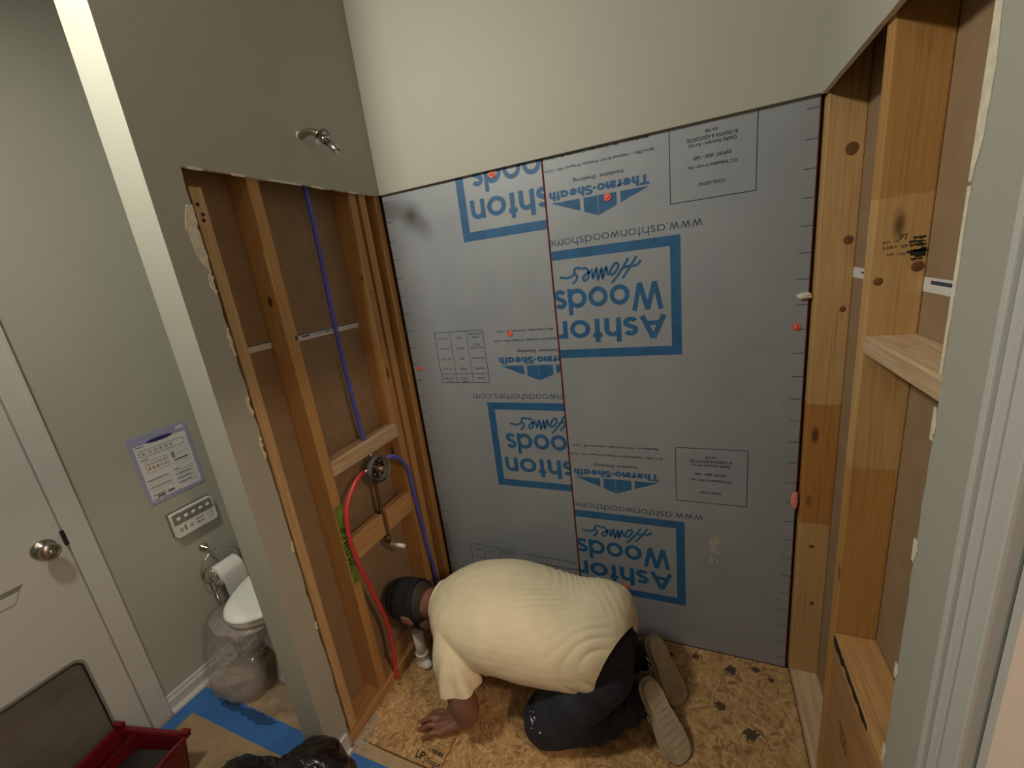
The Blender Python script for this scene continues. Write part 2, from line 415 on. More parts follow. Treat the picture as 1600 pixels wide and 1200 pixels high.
def glyph(ch, xh=0.72, s=0.14):
    """geometric letters, cap height 1, returns (strokes, width); centre lines inset by half stroke"""
    e = s / 2; r = xh / 2 - e; R0 = xh / 2
    if ch == 'A': return [[(e * .8, 0), (0.43, 1 - e)], [(0.86 - e * .8, 0), (0.43, 1 - e)], [(0.18, 0.30), (0.68, 0.30)]], 0.86
    if ch == 'W': return [[(e * .9, 1), (0.29, e * .2)], [(0.29, e * .2), (0.55, 1 - e * .2)], [(0.55, 1 - e * .2), (0.81, e * .2)], [(0.81, e * .2), (1.10 - e * .9, 1)]], 1.10
    if ch == 'w': return [[(e * .9, xh), (0.23, e * .4)], [(0.23, e * .4), (0.43, xh - e * .4)], [(0.43, xh - e * .4), (0.63, e * .4)], [(0.63, e * .4), (0.86 - e * .9, xh)]], 0.86
    if ch == 'o': return [arc(R0, R0, r, r, 0, 360, 28)], xh
    if ch == 'c': return [arc(R0, R0, r, r, 42, 318, 22)], xh * .93
    if ch == 'a': return [arc(R0, R0, r, r, 0, 360, 28), [(xh - e, 0), (xh - e, xh)]], xh
    if ch == 'd': return [arc(R0, R0, r, r, 0, 360, 28), [(xh - e, 0), (xh - e, 1)]], xh
    if ch == 'e': return [arc(R0, R0, r, r, 0, 325, 26), [(e, R0), (xh - e, R0)]], xh
    if ch == 'h': return [[(e, 0), (e, 1)], [(e, 0.3)] + arc(0.30, xh - 0.30 + 0, 0.30 - e, 0.30 - e, 180, 0, 12) + [(0.60 - e, 0)]], 0.60
    if ch == 'n': return [[(e, 0), (e, xh)], [(e, 0.3)] + arc(0.30, xh - 0.30, 0.30 - e, 0.30 - e, 180, 0, 12) + [(0.60 - e, 0)]], 0.60
    if ch == 'm':
        q = 0.235
        return [[(e, 0), (e, xh)], [(e, 0.3)] + arc(q + e * .2, xh - q, q - e, q - e, 180, 0, 10) + [(2 * q - e * .8, 0)],
                [(2 * q - e * .8, 0.3)] + arc(3 * q - e * .4, xh - q, q - e, q - e, 180, 0, 10) + [(4 * q - e * 1.6, 0)]], 4 * q - e * .8
    if ch == 't': return [[(0.17, 0), (0.17, 0.98)], [(0.0, xh - e), (0.34, xh - e)]], 0.34
    if ch == 's':
        q = (xh - s) / 4
        return [arc(0.24, xh - e - q, 0.17, q, 25, 180, 10) + [(0.10, xh / 2 + q * .5)] + [(0.24, xh / 2)] + [(0.38, xh / 2 - q * .5)] + arc(0.24, e + q, 0.17, q, 0, -155, 10)], 0.48
    if ch == 'T': return [[(0.0, 1 - e), (0.78, 1 - e)], [(0.39, 0), (0.39, 1 - s)]], 0.78
    if ch == 'S':
        q = (1 - s) / 4
        return [arc(0.32, 1 - e - q, 0.26, q, 20, 180, 12) + [(0.10, .5 + q * .4), (0.32, .5), (0.54, .5 - q * .4)] + arc(0.32, e + q, 0.26, q, 0, -160, 12)], 0.64
    if ch == 'r': return [[(e, 0), (e, xh)], [(s, xh - .22)] + arc(0.34, xh - .26, .34 - e, .26 - e, 165, 75, 6)], 0.42
    if ch == '-': return [[(0.0, xh * .5), (s * 1.2, xh * .5)]], s * 1.2
    if ch == '.': return [[(e, 0), (e, s * 1.1)]], s
    return [], 0.3
def geo_text(bm, s, w, h, place, weight=0.14, xh=0.72, gap=0.10, mi=0):
    gl = [glyph(c, xh, weight) for c in s]
    total = sum(g[1] for g in gl) + gap * (len(s) - 1); sx = w / total; x = 0.0
    for st, gw in gl:
        for k in st:
            def pl(u, v, x=x): return place((x + u) * sx, v * h)
            # stroke in letter space so that weight is even
            stroke(bm, k, weight, pl, mi)
        x += gw + gap

HOMES = [[(0.1426, 0.0522), (0.1541, 0.0705), (0.1695, 0.0923), (0.1931, 0.1228)],
 [(0.1697, 0.0561), (0.1854, 0.0796), (0.2053, 0.1067), (0.2313, 0.1357)],
 [(0.1279, 0.0675), (0.1365, 0.078), (0.1492, 0.083), (0.1673, 0.0824), (0.182, 0.0854), (0.199, 0.0927)],
 [(0.2077, 0.0679), (0.2049, 0.0792), (0.2152, 0.0964), (0.2288, 0.106), (0.2349, 0.0991), (0.2282, 0.082), (0.2163, 0.0694), (0.2077, 0.0679)],
 [(0.2429, 0.1072), (0.2487, 0.0779), (0.2617, 0.1138), (0.265, 0.0816), (0.2788, 0.1158), (0.2833, 0.0796), (0.2971, 0.1102), (0.3007, 0.0777)],
 [(0.306, 0.088), (0.3190, 0.0925), (0.3335, 0.106), (0.3285, 0.117), (0.3150, 0.108), (0.3120, 0.088), (0.3220, 0.0730), (0.3350, 0.074)],
 [(0.3370, 0.0745), (0.3500, 0.0690), (0.3620, 0.0720), (0.3640, 0.0860), (0.3560, 0.0990), (0.3600, 0.1120), (0.3740, 0.1240)],
 [(0.3650, 0.0860), (0.3759, 0.097), (0.3967, 0.101), (0.421, 0.0962)]]

def print_block(bm, X0, Z0, Y):
    """one repeat of the upside-down print; u runs to world -x, v runs to world -z"""
    P = lambda u, v: Vector((X0 - u, Y, Z0 - v))
    def at(u0, v0, mir=False): return lambda u, v: P(u0 + u, v0 + v)
    def rect(u0, v0, u1, v1, mi): poly(bm, [P(u0, v0), P(u1, v0), P(u1, v1), P(u0, v1)], mi)
    def frame(u0, v0, u1, v1, t, mi):
        rect(u0, v0, u1, v0 + t, mi); rect(u0, v1 - t, u1, v1, mi); rect(u0, v0 + t, u0 + t, v1 - t, mi); rect(u1 - t, v0 + t, u1, v1 - t, mi)
    frame(0, 0, 0.520, 0.406, 0.033, 1)
    geo_text(bm, 'Ashton', 0.420, 0.090, at(0.050, 0.260), 0.18, 0.77, 0.085, 1)
    geo_text(bm, 'Woods', 0.392, 0.098, at(0.058, 0.142), 0.17, 0.74, 0.07, 1)
    for k in HOMES:
        c = curve([(a, b, 0) for a, b in k], 5)
        stroke(bm, [(p.x, p.y) for p in c], 0.0088, P, 1)
    geo_text(bm, 'www.ashtonwoodshomes.com', 0.650, 0.030, at(-0.066, -0.040), 0.095, 0.72, 0.14, 2)
    # triangle logo with the pale T and S cut through it
    uL, uR, v0, v1 = 0.092, 0.430, -0.164, -0.099; um = 0.262
    def top(u): return v0 + (v1 - v0) * ((u - uL) / (um - uL) if u < um else (uR - u) / (uR - um))
    segs = [(uL, 0.186), (0.199, um - 0.0008), (um + 0.0008, 0.312), (0.325, uR)]
    for a, b in segs:
        pts = [P(a, v0), P(b, v0), P(b, top(b))]
        if top(a) - v0 > 1e-4: pts.append(P(a, top(a)))
        poly(bm, pts, 1)
    geo_text(bm, 'Thermo-Sheath', 0.343, 0.031, at(0.091, -0.2010), 0.25, 0.74, 0.07, 1)
    text_bm(bm, 'Insulative  Sheathing', 0.172, 0.012, at(0.173, -0.229), 2, 0.02)
    text_bm(bm, 'Sales Office - National Shelter Products, Newport, WA - U.S.A.', 0.372, 0.0085, at(0.074, -0.274), 2, 0.03)
    text_bm(bm, 'Manufacturer - Fiber Connection, Connerton, MI - U.S.A.', 0.340, 0.0085, at(0.091, -0.313), 2, 0.03)
    # code box
    frame(-0.215, -0.324, 0.030, -0.095, 0.0028, 2)
    for s, w, h, v in (('CODES LISTING', 0.075, 0.008, -0.145), ('ICC Evaluation Service, Inc.', 0.140, 0.0085, -0.196), ('REPORT  #ESR - 1682', 0.105, 0.0085, -0.222),
                       ('Quality Assurance Agency', 0.135, 0.009, -0.258), ('RI OGAWA & ASSOCIATES', 0.140, 0.0095, -0.275), ('AA 708', 0.036, 0.008, -0.292)):
        text_bm(bm, s, w, h * 1.1, at(-0.0925 - w / 2, v), 2, 0.03)
    # thickness table (left end of a full board)
    frame(0.492, -0.323, 0.734, -0.091, 0.0025, 2)
    rect(0.492, -0.134, 0.734, -0.1318, 2); rect(0.571, -0.323, 0.573, -0.091, 2); rect(0.654, -0.323, 0.656, -0.091, 2)
    T = [[('GRADE',)], [('COLOR',), ('PART',)], [('SPACING',), ('NAIL',)]]
    rows = [(('STANDARD',), ('GREEN',), ('16" O.C.',)), (('STRUCTURAL',), ('RED',), ('16" O.C.',)), (('STRUCTURAL', 'PLUS'), ('BLACK',), ('24" O.C.',)), (('SUPER', 'STRUCTURAL'), ('BLUE',), ('24" O.C.',))]
    cen = (0.5315, 0.6135, 0.695)
    for ci, cell in enumerate(T):
        for li, (s,) in enumerate(cell):
            w = 0.0075 * len(s); text_bm(bm, s, w, 0.0085, at(cen[ci] - w / 2, -0.116 + 0.014 * li if len(cell) > 1 else -0.116), 2, 0.012)
    for ri, row in enumerate(rows):
        for ci, cell in enumerate(row):
            for li, s in enumerate(cell):
                w = 0.0058 * len(s) + 0.006; text_bm(bm, s, w, 0.0085, at(cen[ci] - w / 2, -0.160 - 0.046 * ri - 0.014 * li), 2, 0.012)
    return
def clip(bm, x0, x1, z0, z1):
    for co, no in (((x0, 0, 0), (-1, 0, 0)), ((x1, 0, 0), (1, 0, 0)), ((0, 0, z0), (0, 0, -1)), ((0, 0, z1), (0, 0, 1))):
        bmesh.ops.bisect_plane(bm, geom=bm.verts[:] + bm.edges[:] + bm.faces[:], plane_co=co, plane_no=no, clear_outer=True)

# ------------------------------------------------ the room shell
def wallbox(name, boxes, mat, label=None):
    bm = bmesh.new()
    for a, b in boxes: box(bm, a, b)
    return struct(obj(name, bm, mat), label)
wallbox('floor', [((-D - .12, YF, -0.06), (W + 1.9, YF + 1.95, 0.0)), ((-D - .12, -0.80, -0.06), (-0.001, 0.15, 0.0))], M['tile'], 'beige stone tile floor')
wallbox('ceiling', [((-D - .12, YF, CEIL), (W + 1.9, 0.15, CEIL + .05))], M['ceil'])
wallbox('wall_left', [((-D - .12, YF, 0), (-D, 0.15, CEIL))], M['paint'], 'grey painted wall beside the toilet')
wallbox('wall_front', [((-D, YF - .1, 0), (W + .16, YF, CEIL))], M['paint'])
wallbox('wall_back', [((-0.0, 0.0, H + .004), (W, 0.0124, CEIL))], M['paint'], 'grey painted back wall above the foam boards')
wallbox('wall_nook', [((-D, 0.0, 0), (-0.1205, 0.0124, CEIL))], M['paint'])
wallbox('wall_outer', [((-D, 0.062, 0), (W + .13, 0.12, CEIL))], M['kraft'])

# partition: painted drywall skin with the cut-out, jagged along the cut
def jag(p0, p1, n, amp, nrm):
    p0, p1, nrm = Vector(p0), Vector(p1), Vector(nrm); out = []
    for i in range(n):
        t = i / n; out.append(p0.lerp(p1, t) + nrm * (noise.noise(Vector((t * n * .45, amp * 900, 3.1))) * amp + random.uniform(-amp, amp) * .25))
    return out
bm = bmesh.new()
edge = jag((0, -0.779, 0.0), (0, -0.779, H - .02), 60, 0.006, (0, 1, 0)) + jag((0, -0.775, H), (0, -0.0, H), 34, 0.005, (0, 0, 1))
edge[0] = Vector((0, -0.776, 0)); edge[-1].z = H
pts = [Vector((0, YE, 0))] + edge + [Vector((0, 0.0, H + .004)), Vector((0, 0.0, CEIL)), Vector((0, YE, CEIL))]
bm2 = bmesh.new(); fs = prism(bm2, pts, (-0.0125, 0, 0))
bmesh.ops.recalc_face_normals(bm2, faces=bm2.faces[:])
for f in bm2.faces:
    if abs(f.normal.x) < 0.5: f.material_index = 1
for f in bm2.faces:
    c = f.calc_center_median()
    if c.y < YE + 1e-4: f.material_index = 0
bm.free()
box(bm2, (-0.1075, YE, 0), (-0.0126, YE + 0.0125, CEIL))                # end cap
box(bm2, (-0.12, YE, 0), (-0.1076, 0.0, CEIL))                         # far skin, painted side
struct(obj('wall_partition', bm2, [M['paint'], M['gypsum']]), 'grey partition wall beside the shower with drywall cut away')
# brown paper back of the far skin, with the white joint strip
bm = bmesh.new(); box(bm, (-0.1075, YE + 0.0127, 0), (-0.102, 0.055, CEIL))
struct(obj('wall_partition_lining', bm, M['kraft']), 'brown paper backing inside the left stud bays')
bm = bmesh.new(); box(bm, (-0.102, -0.735, 1.505), (-0.1012, -0.17, 1.529)); 
box(bm, (-0.1012, -0.735, 1.5245), (-0.1010, -0.172, 1.5285), 1)
box(bm, (-0.1012, -0.46, 1.516), (-0.1010, -0.425, 1.521), 1); box(bm, (-0.1012, -0.40, 1.518), (-0.1010, -0.31, 1.5195), 1)
PLx = lambda y0, z0: (lambda u, v: Vector((-0.1008, y0 + u, z0 + v)))
text_bm(bm, 'BPB 12', 0.036, 0.006, PLx(-0.345, 1.515), 2, 0.01)
tag(obj('joint_tape_strip', bm, [M['paper'], M['dark_ink'], M['black_ink']]), 'white printed strip across the brown backing of the left bays', 'tape strip')
# torn paint paper along the cut: cream patches where the face paper peeled
def blotch(bm, pts, mi=0, d=(0.0009, 0, 0)): prism(bm, pts, d, mi)
bm = bmesh.new()
def torn(yc, z0, z1, w, side=-1):
    n = 12; P_ = [];
    for i in range(n + 1):
        t = i / n; z = z1 + (z0 - z1) * t; ww = w * math.sin(PI * min(1, t * .92 + .08)) ** .6 + random.uniform(-.003, .003)
        P_.append((0.0003, yc + side * max(ww, .001), z))
    Q = [(0.0003, yc + 0.0015 + random.uniform(-.003, .003), z1 + (z0 - z1) * (n - i) / n) for i in range(n + 1)]
    blotch(bm, P_ + Q)
torn(-0.779, 1.752, 1.925, 0.028); torn(-0.780, 1.69, 1.75, 0.013); torn(-0.781, 1.52, 1.60, 0.006); torn(-0.781, 1.34, 1.40, 0.010)
torn(-0.781, 1.20, 1.27, 0.005); torn(-0.78, 0.86, 0.90, 0.007); torn(-0.78, 0.55, 0.58, 0.006)
for y0, y1 in ((-.76, -.72), (-.64, -.60), (-.52, -.40), (-.36, -.30), (-.18, -.13)):
    n = 7; a = [(0.0003, y0 + (y1 - y0) * i / n, H + .001 + random.uniform(.0005, .004) * math.sin(PI * i / n)) for i in range(n + 1)]
    blotch(bm, a + [(0.0003, y1, H - .004), (0.0003, y0, H - .004)])
struct(obj('trim_torn_edge_left', bm, M['gypsum']), 'torn cream drywall paper along the partition cut')

# right wall: painted skin with cut-out, door opening y < -1.09
bm = bmesh.new()
edge = jag((W, -0.803, 0.0), (W, -0.808, H), 60, 0.004, (0, 1, 0)) + jag((W, -0.80, H), (W, 0.0, H), 30, 0.002, (0, 0, 1))
pts = [Vector((W, -1.02, 0))] + edge + [Vector((W, 0.0, H)), Vector((W, 0.0, CEIL)), Vector((W, -1.02, CEIL))]
fs = prism(bm, pts, (0.0125, 0, 0)); bmesh.ops.recalc_face_normals(bm, faces=bm.faces[:])
for f in bm.faces:
    if abs(f.normal.x) < 0.5: f.material_index = 1
box(bm, (W, -1.84, 2.06), (W + .0125, -1.0205, CEIL)); box(bm, (W, YF, 0), (W + .0125, -1.84, CEIL))
struct(obj('wall_right', bm, [M['paint'], M['gypsum']]), 'grey painted right wall with drywall cut away')
bm = bmesh.new(); box(bm, (1.626, -1.02, 0), (1.64, 0.055, CEIL))
struct(obj('wall_right_lining', bm, M['kraft']), 'brown paper backing inside the right stud bays')
bm = bmesh.new(); box(bm, (1.642, YF, 0), (1.66, -1.84, CEIL)); box(bm, (1.642, -1.84, 2.06), (1.66, -1.0205, CEIL)); box(bm, (1.642, -1.02, 0), (1.66, .05, CEIL))
struct(obj('wall_hall_side', bm, M['hall']))
wallbox('wall_hall', [((W + 1.8, YF, 0), (W + 1.9, 0.1, CEIL)), ((1.66, YF - .1, 0), (W + 1.9, YF, CEIL)), ((1.66, 0.06, 0), (W + 1.9, .12, CEIL))], M['hall'])
# torn edge patches, right
bm = bmesh.new()
def tornR(z0, z1, w):
    n = 12; a = []
    for i in range(n + 1):
        t = i / n; a.append((W - .0003, -0.806 - max(.001, w * math.sin(PI * min(1, t + .05)) ** .7 + random.uniform(-.002, .002)), z1 + (z0 - z1) * t))
    prism(bm, a + [(W - .0003, -0.800, z0 + (z1 - z0) * i / n) for i in range(n + 1)], (-0.0009, 0, 0))
tornR(1.70, 1.90, 0.015); tornR(1.45, 1.695, 0.003); tornR(1.35, 1.40, .005); tornR(1.14, 1.18, .006); tornR(0.7, 0.74, .006); tornR(.9, .93, .005); tornR(.48, .54, .006)
struct(obj('trim_torn_edge_right', bm, M['gypsum']), 'torn cream drywall paper along the right wall cut')

# casing and jamb of the right doorway
bm = bmesh.new()
box(bm, (W - .018, -1.018, 0), (W, -0.948, 2.12), 0, .004); box(bm, (W - .024, -0.962, 0), (W - .017, -0.950, 2.12), 0, .002); box(bm, (W - .021, -0.986, 0), (W - .017, -0.976, 2.12), 0, .0015)
box(bm, (W - .018, -1.90, 2.056), (W, -1.018, 2.126), 0, .004); box(bm, (W - .018, -1.912, 0), (W, -1.842, 2.12), 0, .004)
struct(obj('trim_1', bm, M['white_paint']), 'white door casing at the right edge of the photo')
bm = bmesh.new()
box(bm, (W - .002, -1.034, 0), (1.662, -1.0202, 2.06)); box(bm, (W + .045, -1.046, 0), (W + .08, -1.033, 2.06), 0, .002)
box(bm, (W - .002, -1.8398, 0), (1.662, -1.826, 2.06)); box(bm, (W - .002, -1.84, 2.044), (1.662, -1.02, 2.06))
struct(obj('trim_2', bm, M['white_paint']), 'white door jamb with a stop')

# left wall door: slab, casing, baseboard
door = bpy.data.objects.new('door_1', None); COL.objects.link(door); door.location = (-D, -1.39, 0); struct(door, 'white door with a pet flap, at the left edge')
bm = bmesh.new(); box(bm, (-D + .0005, -1.775, 0.012), (-D + .006, -1.0065, 2.03), 0, .0015)
setparent(obj('door_slab', bm, M['white_paint']), door)
bm = bmesh.new()
prism(bm, [(-D + .006, -1.138, .845), (-D + .006, -1.64, .845), (-D + .006, -1.66, .83), (-D + .006, -1.152, .828)], (.0012, 0, 0), 0)
prism(bm, [(-D + .006, -1.154, .827), (-D + .006, -1.66, .829), (-D + .006, -1.68, .797), (-D + .006, -1.172, .795)], (.004, 0, 0), 1)
setparent(obj('panel_moulding', bm, [M['remote_grey'], M['white_paint']]), door)
bm = bmesh.new(); ky, kz, kx = -1.062, .925, -D + .006
lathe(bm, [(0, 0), (.034, 0), (.034, .003), (.029, .009), (.018, .013), (.0145, .022), (.019, .029), (.0265, .037), (.0285, .047), (.0270, .057), (.020, .0625), (.0095, .0635), (.0, .0635)], (kx, ky, kz), (1, 0, 0), 32)
kn = obj('door_knob', bm, M['nickel']); setparent(kn, door)
bm = bmesh.new(); lathe(bm, [(0, 0), (.008, 0), (.008, .003), (.006, .0045), (0, .0045)], (kx + .0635, ky, kz), (1, 0, 0), 20); box(bm, (kx + .067, ky - .0015, kz - .006), (kx + .0725, ky + .0015, kz + .006))
b_ = obj('privacy_button', bm, M['chrome']); b_.parent = kn
bm = bmesh.new(); box(bm, (-D + .004, -1.012, .905), (-D + .0175, -1.001, .962), 0, .002)
setparent(obj('strike_plate', bm, plain('dark_bronze', (.06, .055, .045), .35, metal=.8)), door)
# pet flap set in the door
def rrect(y0, z0, y1, z1, r, x, n=6):
    out = []
    for cy, cz, a in ((y1 - r, z1 - r, 0), (y0 + r, z1 - r, 90), (y0 + r, z0 + r, 180), (y1 - r, z0 + r, 270)):
        for i in range(n + 1): t = math.radians(a + 90 * i / n); out.append((x, cy + r * math.cos(t), cz + r * math.sin(t)))
    return out
py0, py1, pz0, pz1 = -1.57, -1.100, .10, .478; fx = -D + .006
bm = bmesh.new(); c = rrect(py0, pz0, py1, pz1, .03, fx + .004); tube(bm, c + [c[0], c[1]], .0035, 8, caps=False)
fr = obj('flap_frame', bm, M['black_plastic'], smooth=True); setparent(fr, door)
bm = bmesh.new(); prism(bm, rrect(py0 - .012, pz0 - .012, py1 + .012, pz1 + .012, .04, fx), (.0012, 0, 0))
setparent(obj('flap_sealant', bm, M['frost']), door)
bm = bmesh.new(); prism(bm, rrect(py0 + .002, pz0 + .002, py1 - .002, pz1 - .002, .028, fx + .0014), (.003, 0, 0))
setparent(obj('pet_flap', bm, M['flap']), door)
bm = bmesh.new()
box(bm, (-D, -1.003, 0), (-D + .016, -0.936, 2.10), 0, .003); box(bm, (-D + .012, -0.952, 0), (-D + .021, -0.937, 2.10), 0, .003); box(bm, (-D, -1.85, 2.034), (-D + .016, -0.936, 2.10), 0, .003); box(bm, (-D, -1.85, 0), (-D + .016, -1.778, 2.10), 0, .003)
struct(obj('trim_3', bm, M['white_paint']), 'white casing around the door with the pet flap')
bm = bmesh.new()
prism(bm, [(-D, -.935, 0), (-D + .012, -.935, 0), (-D + .012, -.935, .058), (-D + .007, -.935, .066), (-D + .005, -.935, .080), (-D, -.935, .084)], (0, .93, 0))
prism(bm, [(-D + .012, -.935, 0), (-D + .030, -.935, 0), (-D + .028, -.935, .010), (-D + .021, -.935, .017), (-D + .012, -.935, .019)], (0, .93, 0))
struct(obj('baseboard_left', bm, M['white_paint']), 'white baseboard with shoe moulding under the instruction sheet')
bm = bmesh.new(); box(bm, (0.0003, YE - .012, 0), (0.012, -.795, .082), 0, .002); box(bm, (0.0123, YE - .012, 0), (.026, -.797, .020), 0, .004)
box(bm, (-.12, YE - .012, 0), (0.0, YE - .0003, .082), 0, .002)
struct(obj('baseboard_partition', bm, M['white_paint']), 'end of white baseboard at the foot of the partition')

# ------------------------------------------------ framing lumber
def lumber(name, a, b, mat, label, cat='wall stud', group=None, bev=.003):
    a, b = Vector(a), Vector(b); c = (a + b) / 2; bm = bmesh.new(); box(bm, a, b, 0, bev)
    return tag(obj(name, bm, mat), label, cat, group)
X1 = -.0135; X0 = -.1012
lumber('wall_stud', (X0, -.762, .0385), (X1, -.728, 1.975), M['stud_pale'], 'short pale pine stud with nail holes in its top end, at the torn partition edge')
sB = lumber('wall_stud', (X0, -.588, .0385), (X1, -.549, 2.70), M['stud'], 'pine stud with green paint and black marker writing on its edge')
lumber('wall_stud', (X0, -.170, .0385), (X1, -.132, 2.70), M['stud2'], 'pine stud right behind the bend of the blue pipe in the left wall')
lumber('wall_stud', (X0, -.112, .0385), (X1, -.076, 2.70), M['stud'], 'narrow pine stud second from the left edge of the foam boards')
lumber('wall_stud', (X0, -.022, .0385), (X1, .012, 2.70), M['stud'], 'corner pine stud touching the left edge of the foam boards')
lumber('bottom_plate', (X0, -.855, 0), (-.004, .012, .038), M['blk'], 'pine bottom plate under the left wall studs', 'wall plate')
lumber('wall_block', (X0 + .03, -.548, 1.010), (X1 + .004, -.171, 1.066), M['blk_pale'], 'upper pine block between two studs behind the shower valve', 'wood block')
lumber('wall_block', (-.050, -.548, .637), (-.013, -.365, .735), M['blk'], 'lower pine block, the piece left of the brown pipe', 'wood block')
lumber('wall_block', (-.050, -.335, .637), (-.013, -.171, .735), M['blk'], 'lower pine block, the piece right of the brown pipe', 'wood block')
G1 = 1.5375; G2 = 1.6255
lumber('wall_stud', (G1, -.019, .0385), (G2, .045, 2.70), M['studR1'], 'wide corner stud touching the right edge of the foam boards')
sR = lumber('wall_stud', (G1, -.448, .0385), (G2, -.408, 2.70), M['studR2'], 'pine stud with smeared black grade stamp in the right wall')
lumber('wall_stud', (G1, -.848, .0385), (G2, -.811, 2.70), M['stud'], 'pine stud just behind the cut edge of the right drywall')
lumber('bottom_plate', (G1 + .002, -1.015, 0), (G2, .045, .038), M['blk_pale'], 'pale pine bottom plate on the floor right of the foam boards', 'wall plate')
lumber('wall_block', (G1, -.810, 1.398), (G2, -.449, 1.436), M['blk_pale'], 'pale flat block bridging the right bay like a shelf', 'wood block')
lb = lumber('wall_block', (G1, -.810, .607), (G2, -.449, .645), M['blk'], 'lower flat block in the right bay with a black streaked edge', 'wood block')
lk = lumber('backing_board', (G1 + .001, -.810, .046), (G1 + .039, -.449, .606), M['blk_dark'], 'brown stamped board standing below the lower right block', 'board')
# knots that show on single studs
M['knot'] = plain('dark_knot', (.16, .07, .028), .5, var=.4, scale=90)
_st = {}
for x in bpy.data.objects:
    if x.name.startswith('wall_stud'): _st[round(x.data.vertices[0].co.y, 2)] = x
def knot(par, c, nrm, r, st=1.6):
    bm = bmesh.new(); lathe(bm, [(0, .0006), (r, .0006), (r * 1.2, 0)], (0, 0, 0), nrm, 14)
    for v in bm.verts: v.co.z *= st
    o = obj('knot', bm, M['knot'], loc=c); o.parent = par
S_all = [x for x in bpy.data.objects if x.name.startswith('wall_stud')]
knot(S_all[1], (-.050, -.5882, 1.655), (0, -1, 0), .009); knot(S_all[1], (-.0134, -.556, 1.527), (1, 0, 0), .006, 1.2)
knot(S_all[2], (-.030, -.1703, 1.70), (0, -1, 0), .005, 2); knot(S_all[2], (-.0134, -.150, 1.64), (1, 0, 0), .004)
knot(S_all[5], (1.598, -.0192, 1.865), (0, -1, 0), .013, 1.1); knot(S_all[5], (1.607, -.0192, 1.627), (0, -1, 0), .010, 1.1); knot(S_all[5], (1.607, -.0192, 1.43), (0, -1, 0), .007, 1.1)
knot(S_all[5], (1.576, -.0192, .60), (0, -1, 0), .006, 1.0); knot(S_all[5], (1.590, -.0192, .36), (0, -1, 0), .006, 1.0)
# nail holes and marks on studs (children = marks with their own look)
bm = bmesh.new()
for y, z in ((-.752, 1.93), (-.745, 1.905), (-.748, 1.89)): lathe(bm, [(0, .0012), (.005, .0012), (.005, 0)], (X1, y, z), (1, 0, 0), 10)
o = obj('nail_holes', bm, M['dark_hole']); o.parent = [x for x in bpy.data.objects if x.name == 'wall_stud'][0]
bm = bmesh.new()
def green():
    n = 14; a = [(X1 + .0004, -.587 + random.uniform(0, .004), .90 - .34 * i / n) for i in range(n + 1)]
    b = [(X1 + .0004, -.551 - random.uniform(0, .004) - (.004 if 3 < i < 10 else 0), .56 + .34 * i / n) for i in range(n + 1)]
    prism(bm, a + b, (.0005, 0, 0))
green(); o = obj('green_paint_mark', bm, plain('green_spray_paint', (.17, .27, .035), .6, var=.4, scale=25)); o.parent = sB
bm = bmesh.new()
PW = lambda z0: (lambda u, v: Vector((X1 + .0012, -.556 - v, z0 + u)))
for s, z0, w in (('M', .648, .028), ('O', .690, .026), ('1', .727, .007), ('1', .742, .007), ('C', .760, .023), ('P', .792, .020)):
    text_bm(bm, s, w, .026, PW(z0), 0, .0)
o = obj('marker_writing', bm, M['black_ink']); o.parent = sB
bm = bmesh.new(); random.seed(4)
yb = -.4483
def smear(pts): prism(bm, [(x, yb, z) for x, z in pts], (0, -.0006, 0))
def ragrect(x0, z0, x1, z1, a=.003):
    n = 8; P_ = [(x0 + (x1 - x0) * i / n, z1 + random.uniform(-a, a)) for i in range(n + 1)] + [(x1 - (x1 - x0) * i / n, z0 + random.uniform(-a, a)) for i in range(n + 1)]
    smear(P_)
ragrect(1.598, 1.592, 1.621, 1.607); ragrect(1.596, 1.612, 1.620, 1.616, .0015); ragrect(1.594, 1.619, 1.618, 1.622, .001); ragrect(1.600, 1.626, 1.619, 1.630, .0015); ragrect(1.592, 1.600, 1.624, 1.604, .0015); ragrect(1.600, 1.586, 1.617, 1.589, .001)
PS = lambda x0, z0: (lambda u, v: Vector((x0 + u, yb - .0003, z0 + v)))
text_bm(bm, 'S-DRY  SPF', .040, .0055, PS(1.553, 1.611), 0, .0); text_bm(bm, 'HT  122', .028, .005, PS(1.562, 1.597), 0, .0); text_bm(bm, 'PT', .012, .011, PS(1.579, 1.626), 0, .0); text_bm(bm, 'KD  19', .024, .004, PS(1.553, 1.622), 0, .0)
o = obj('grade_stamp', bm, M['black_ink']); o.parent = sR
M['knot'] = plain('dark_knot', (.16, .07, .028), .5, var=.4, scale=90)
for kx_, kz_, kr in ((1.552, 1.548, .007), (1.612, 1.572, .009)):
    bm = bmesh.new(); lathe(bm, [(0, .0006), (kr, .0006), (kr * 1.2, 0)], (kx_, -.448, kz_), (0, -1, 0), 14)
    o = obj('knot', bm, M['knot']); o.parent = sR
bm = bmesh.new(); n = 18
P_ = [(G1 - .0006, -.452 - .24 * i / n, .643 - .004 * random.random()) for i in range(n + 1)]
Q_ = [(G1 - .0006, -.452 - .24 * (n - i) / n, .629 - .010 * abs(math.sin((n - i) * .9)) - (.008 if i > 12 else 0)) for i in range(n + 1)]
prism(bm, P_ + Q_, (.0008, 0, 0)); o = obj('black_streak', bm, M['black_ink']); o.parent = lb
bm = bmesh.new(); PK = lambda y0, z0: (lambda u, v: Vector((G1 + .0002, y0 - u, z0 + v)))
for i, s in enumerate(('KD-HT 84', 'STUD', 'SPF')): text_bm(bm, s, .055, .009, PK(-.545 - .006 * i, .455 - .017 * i), 0, .01)
o = obj('lumber_stamp', bm, M['black_ink']); o.parent = lk
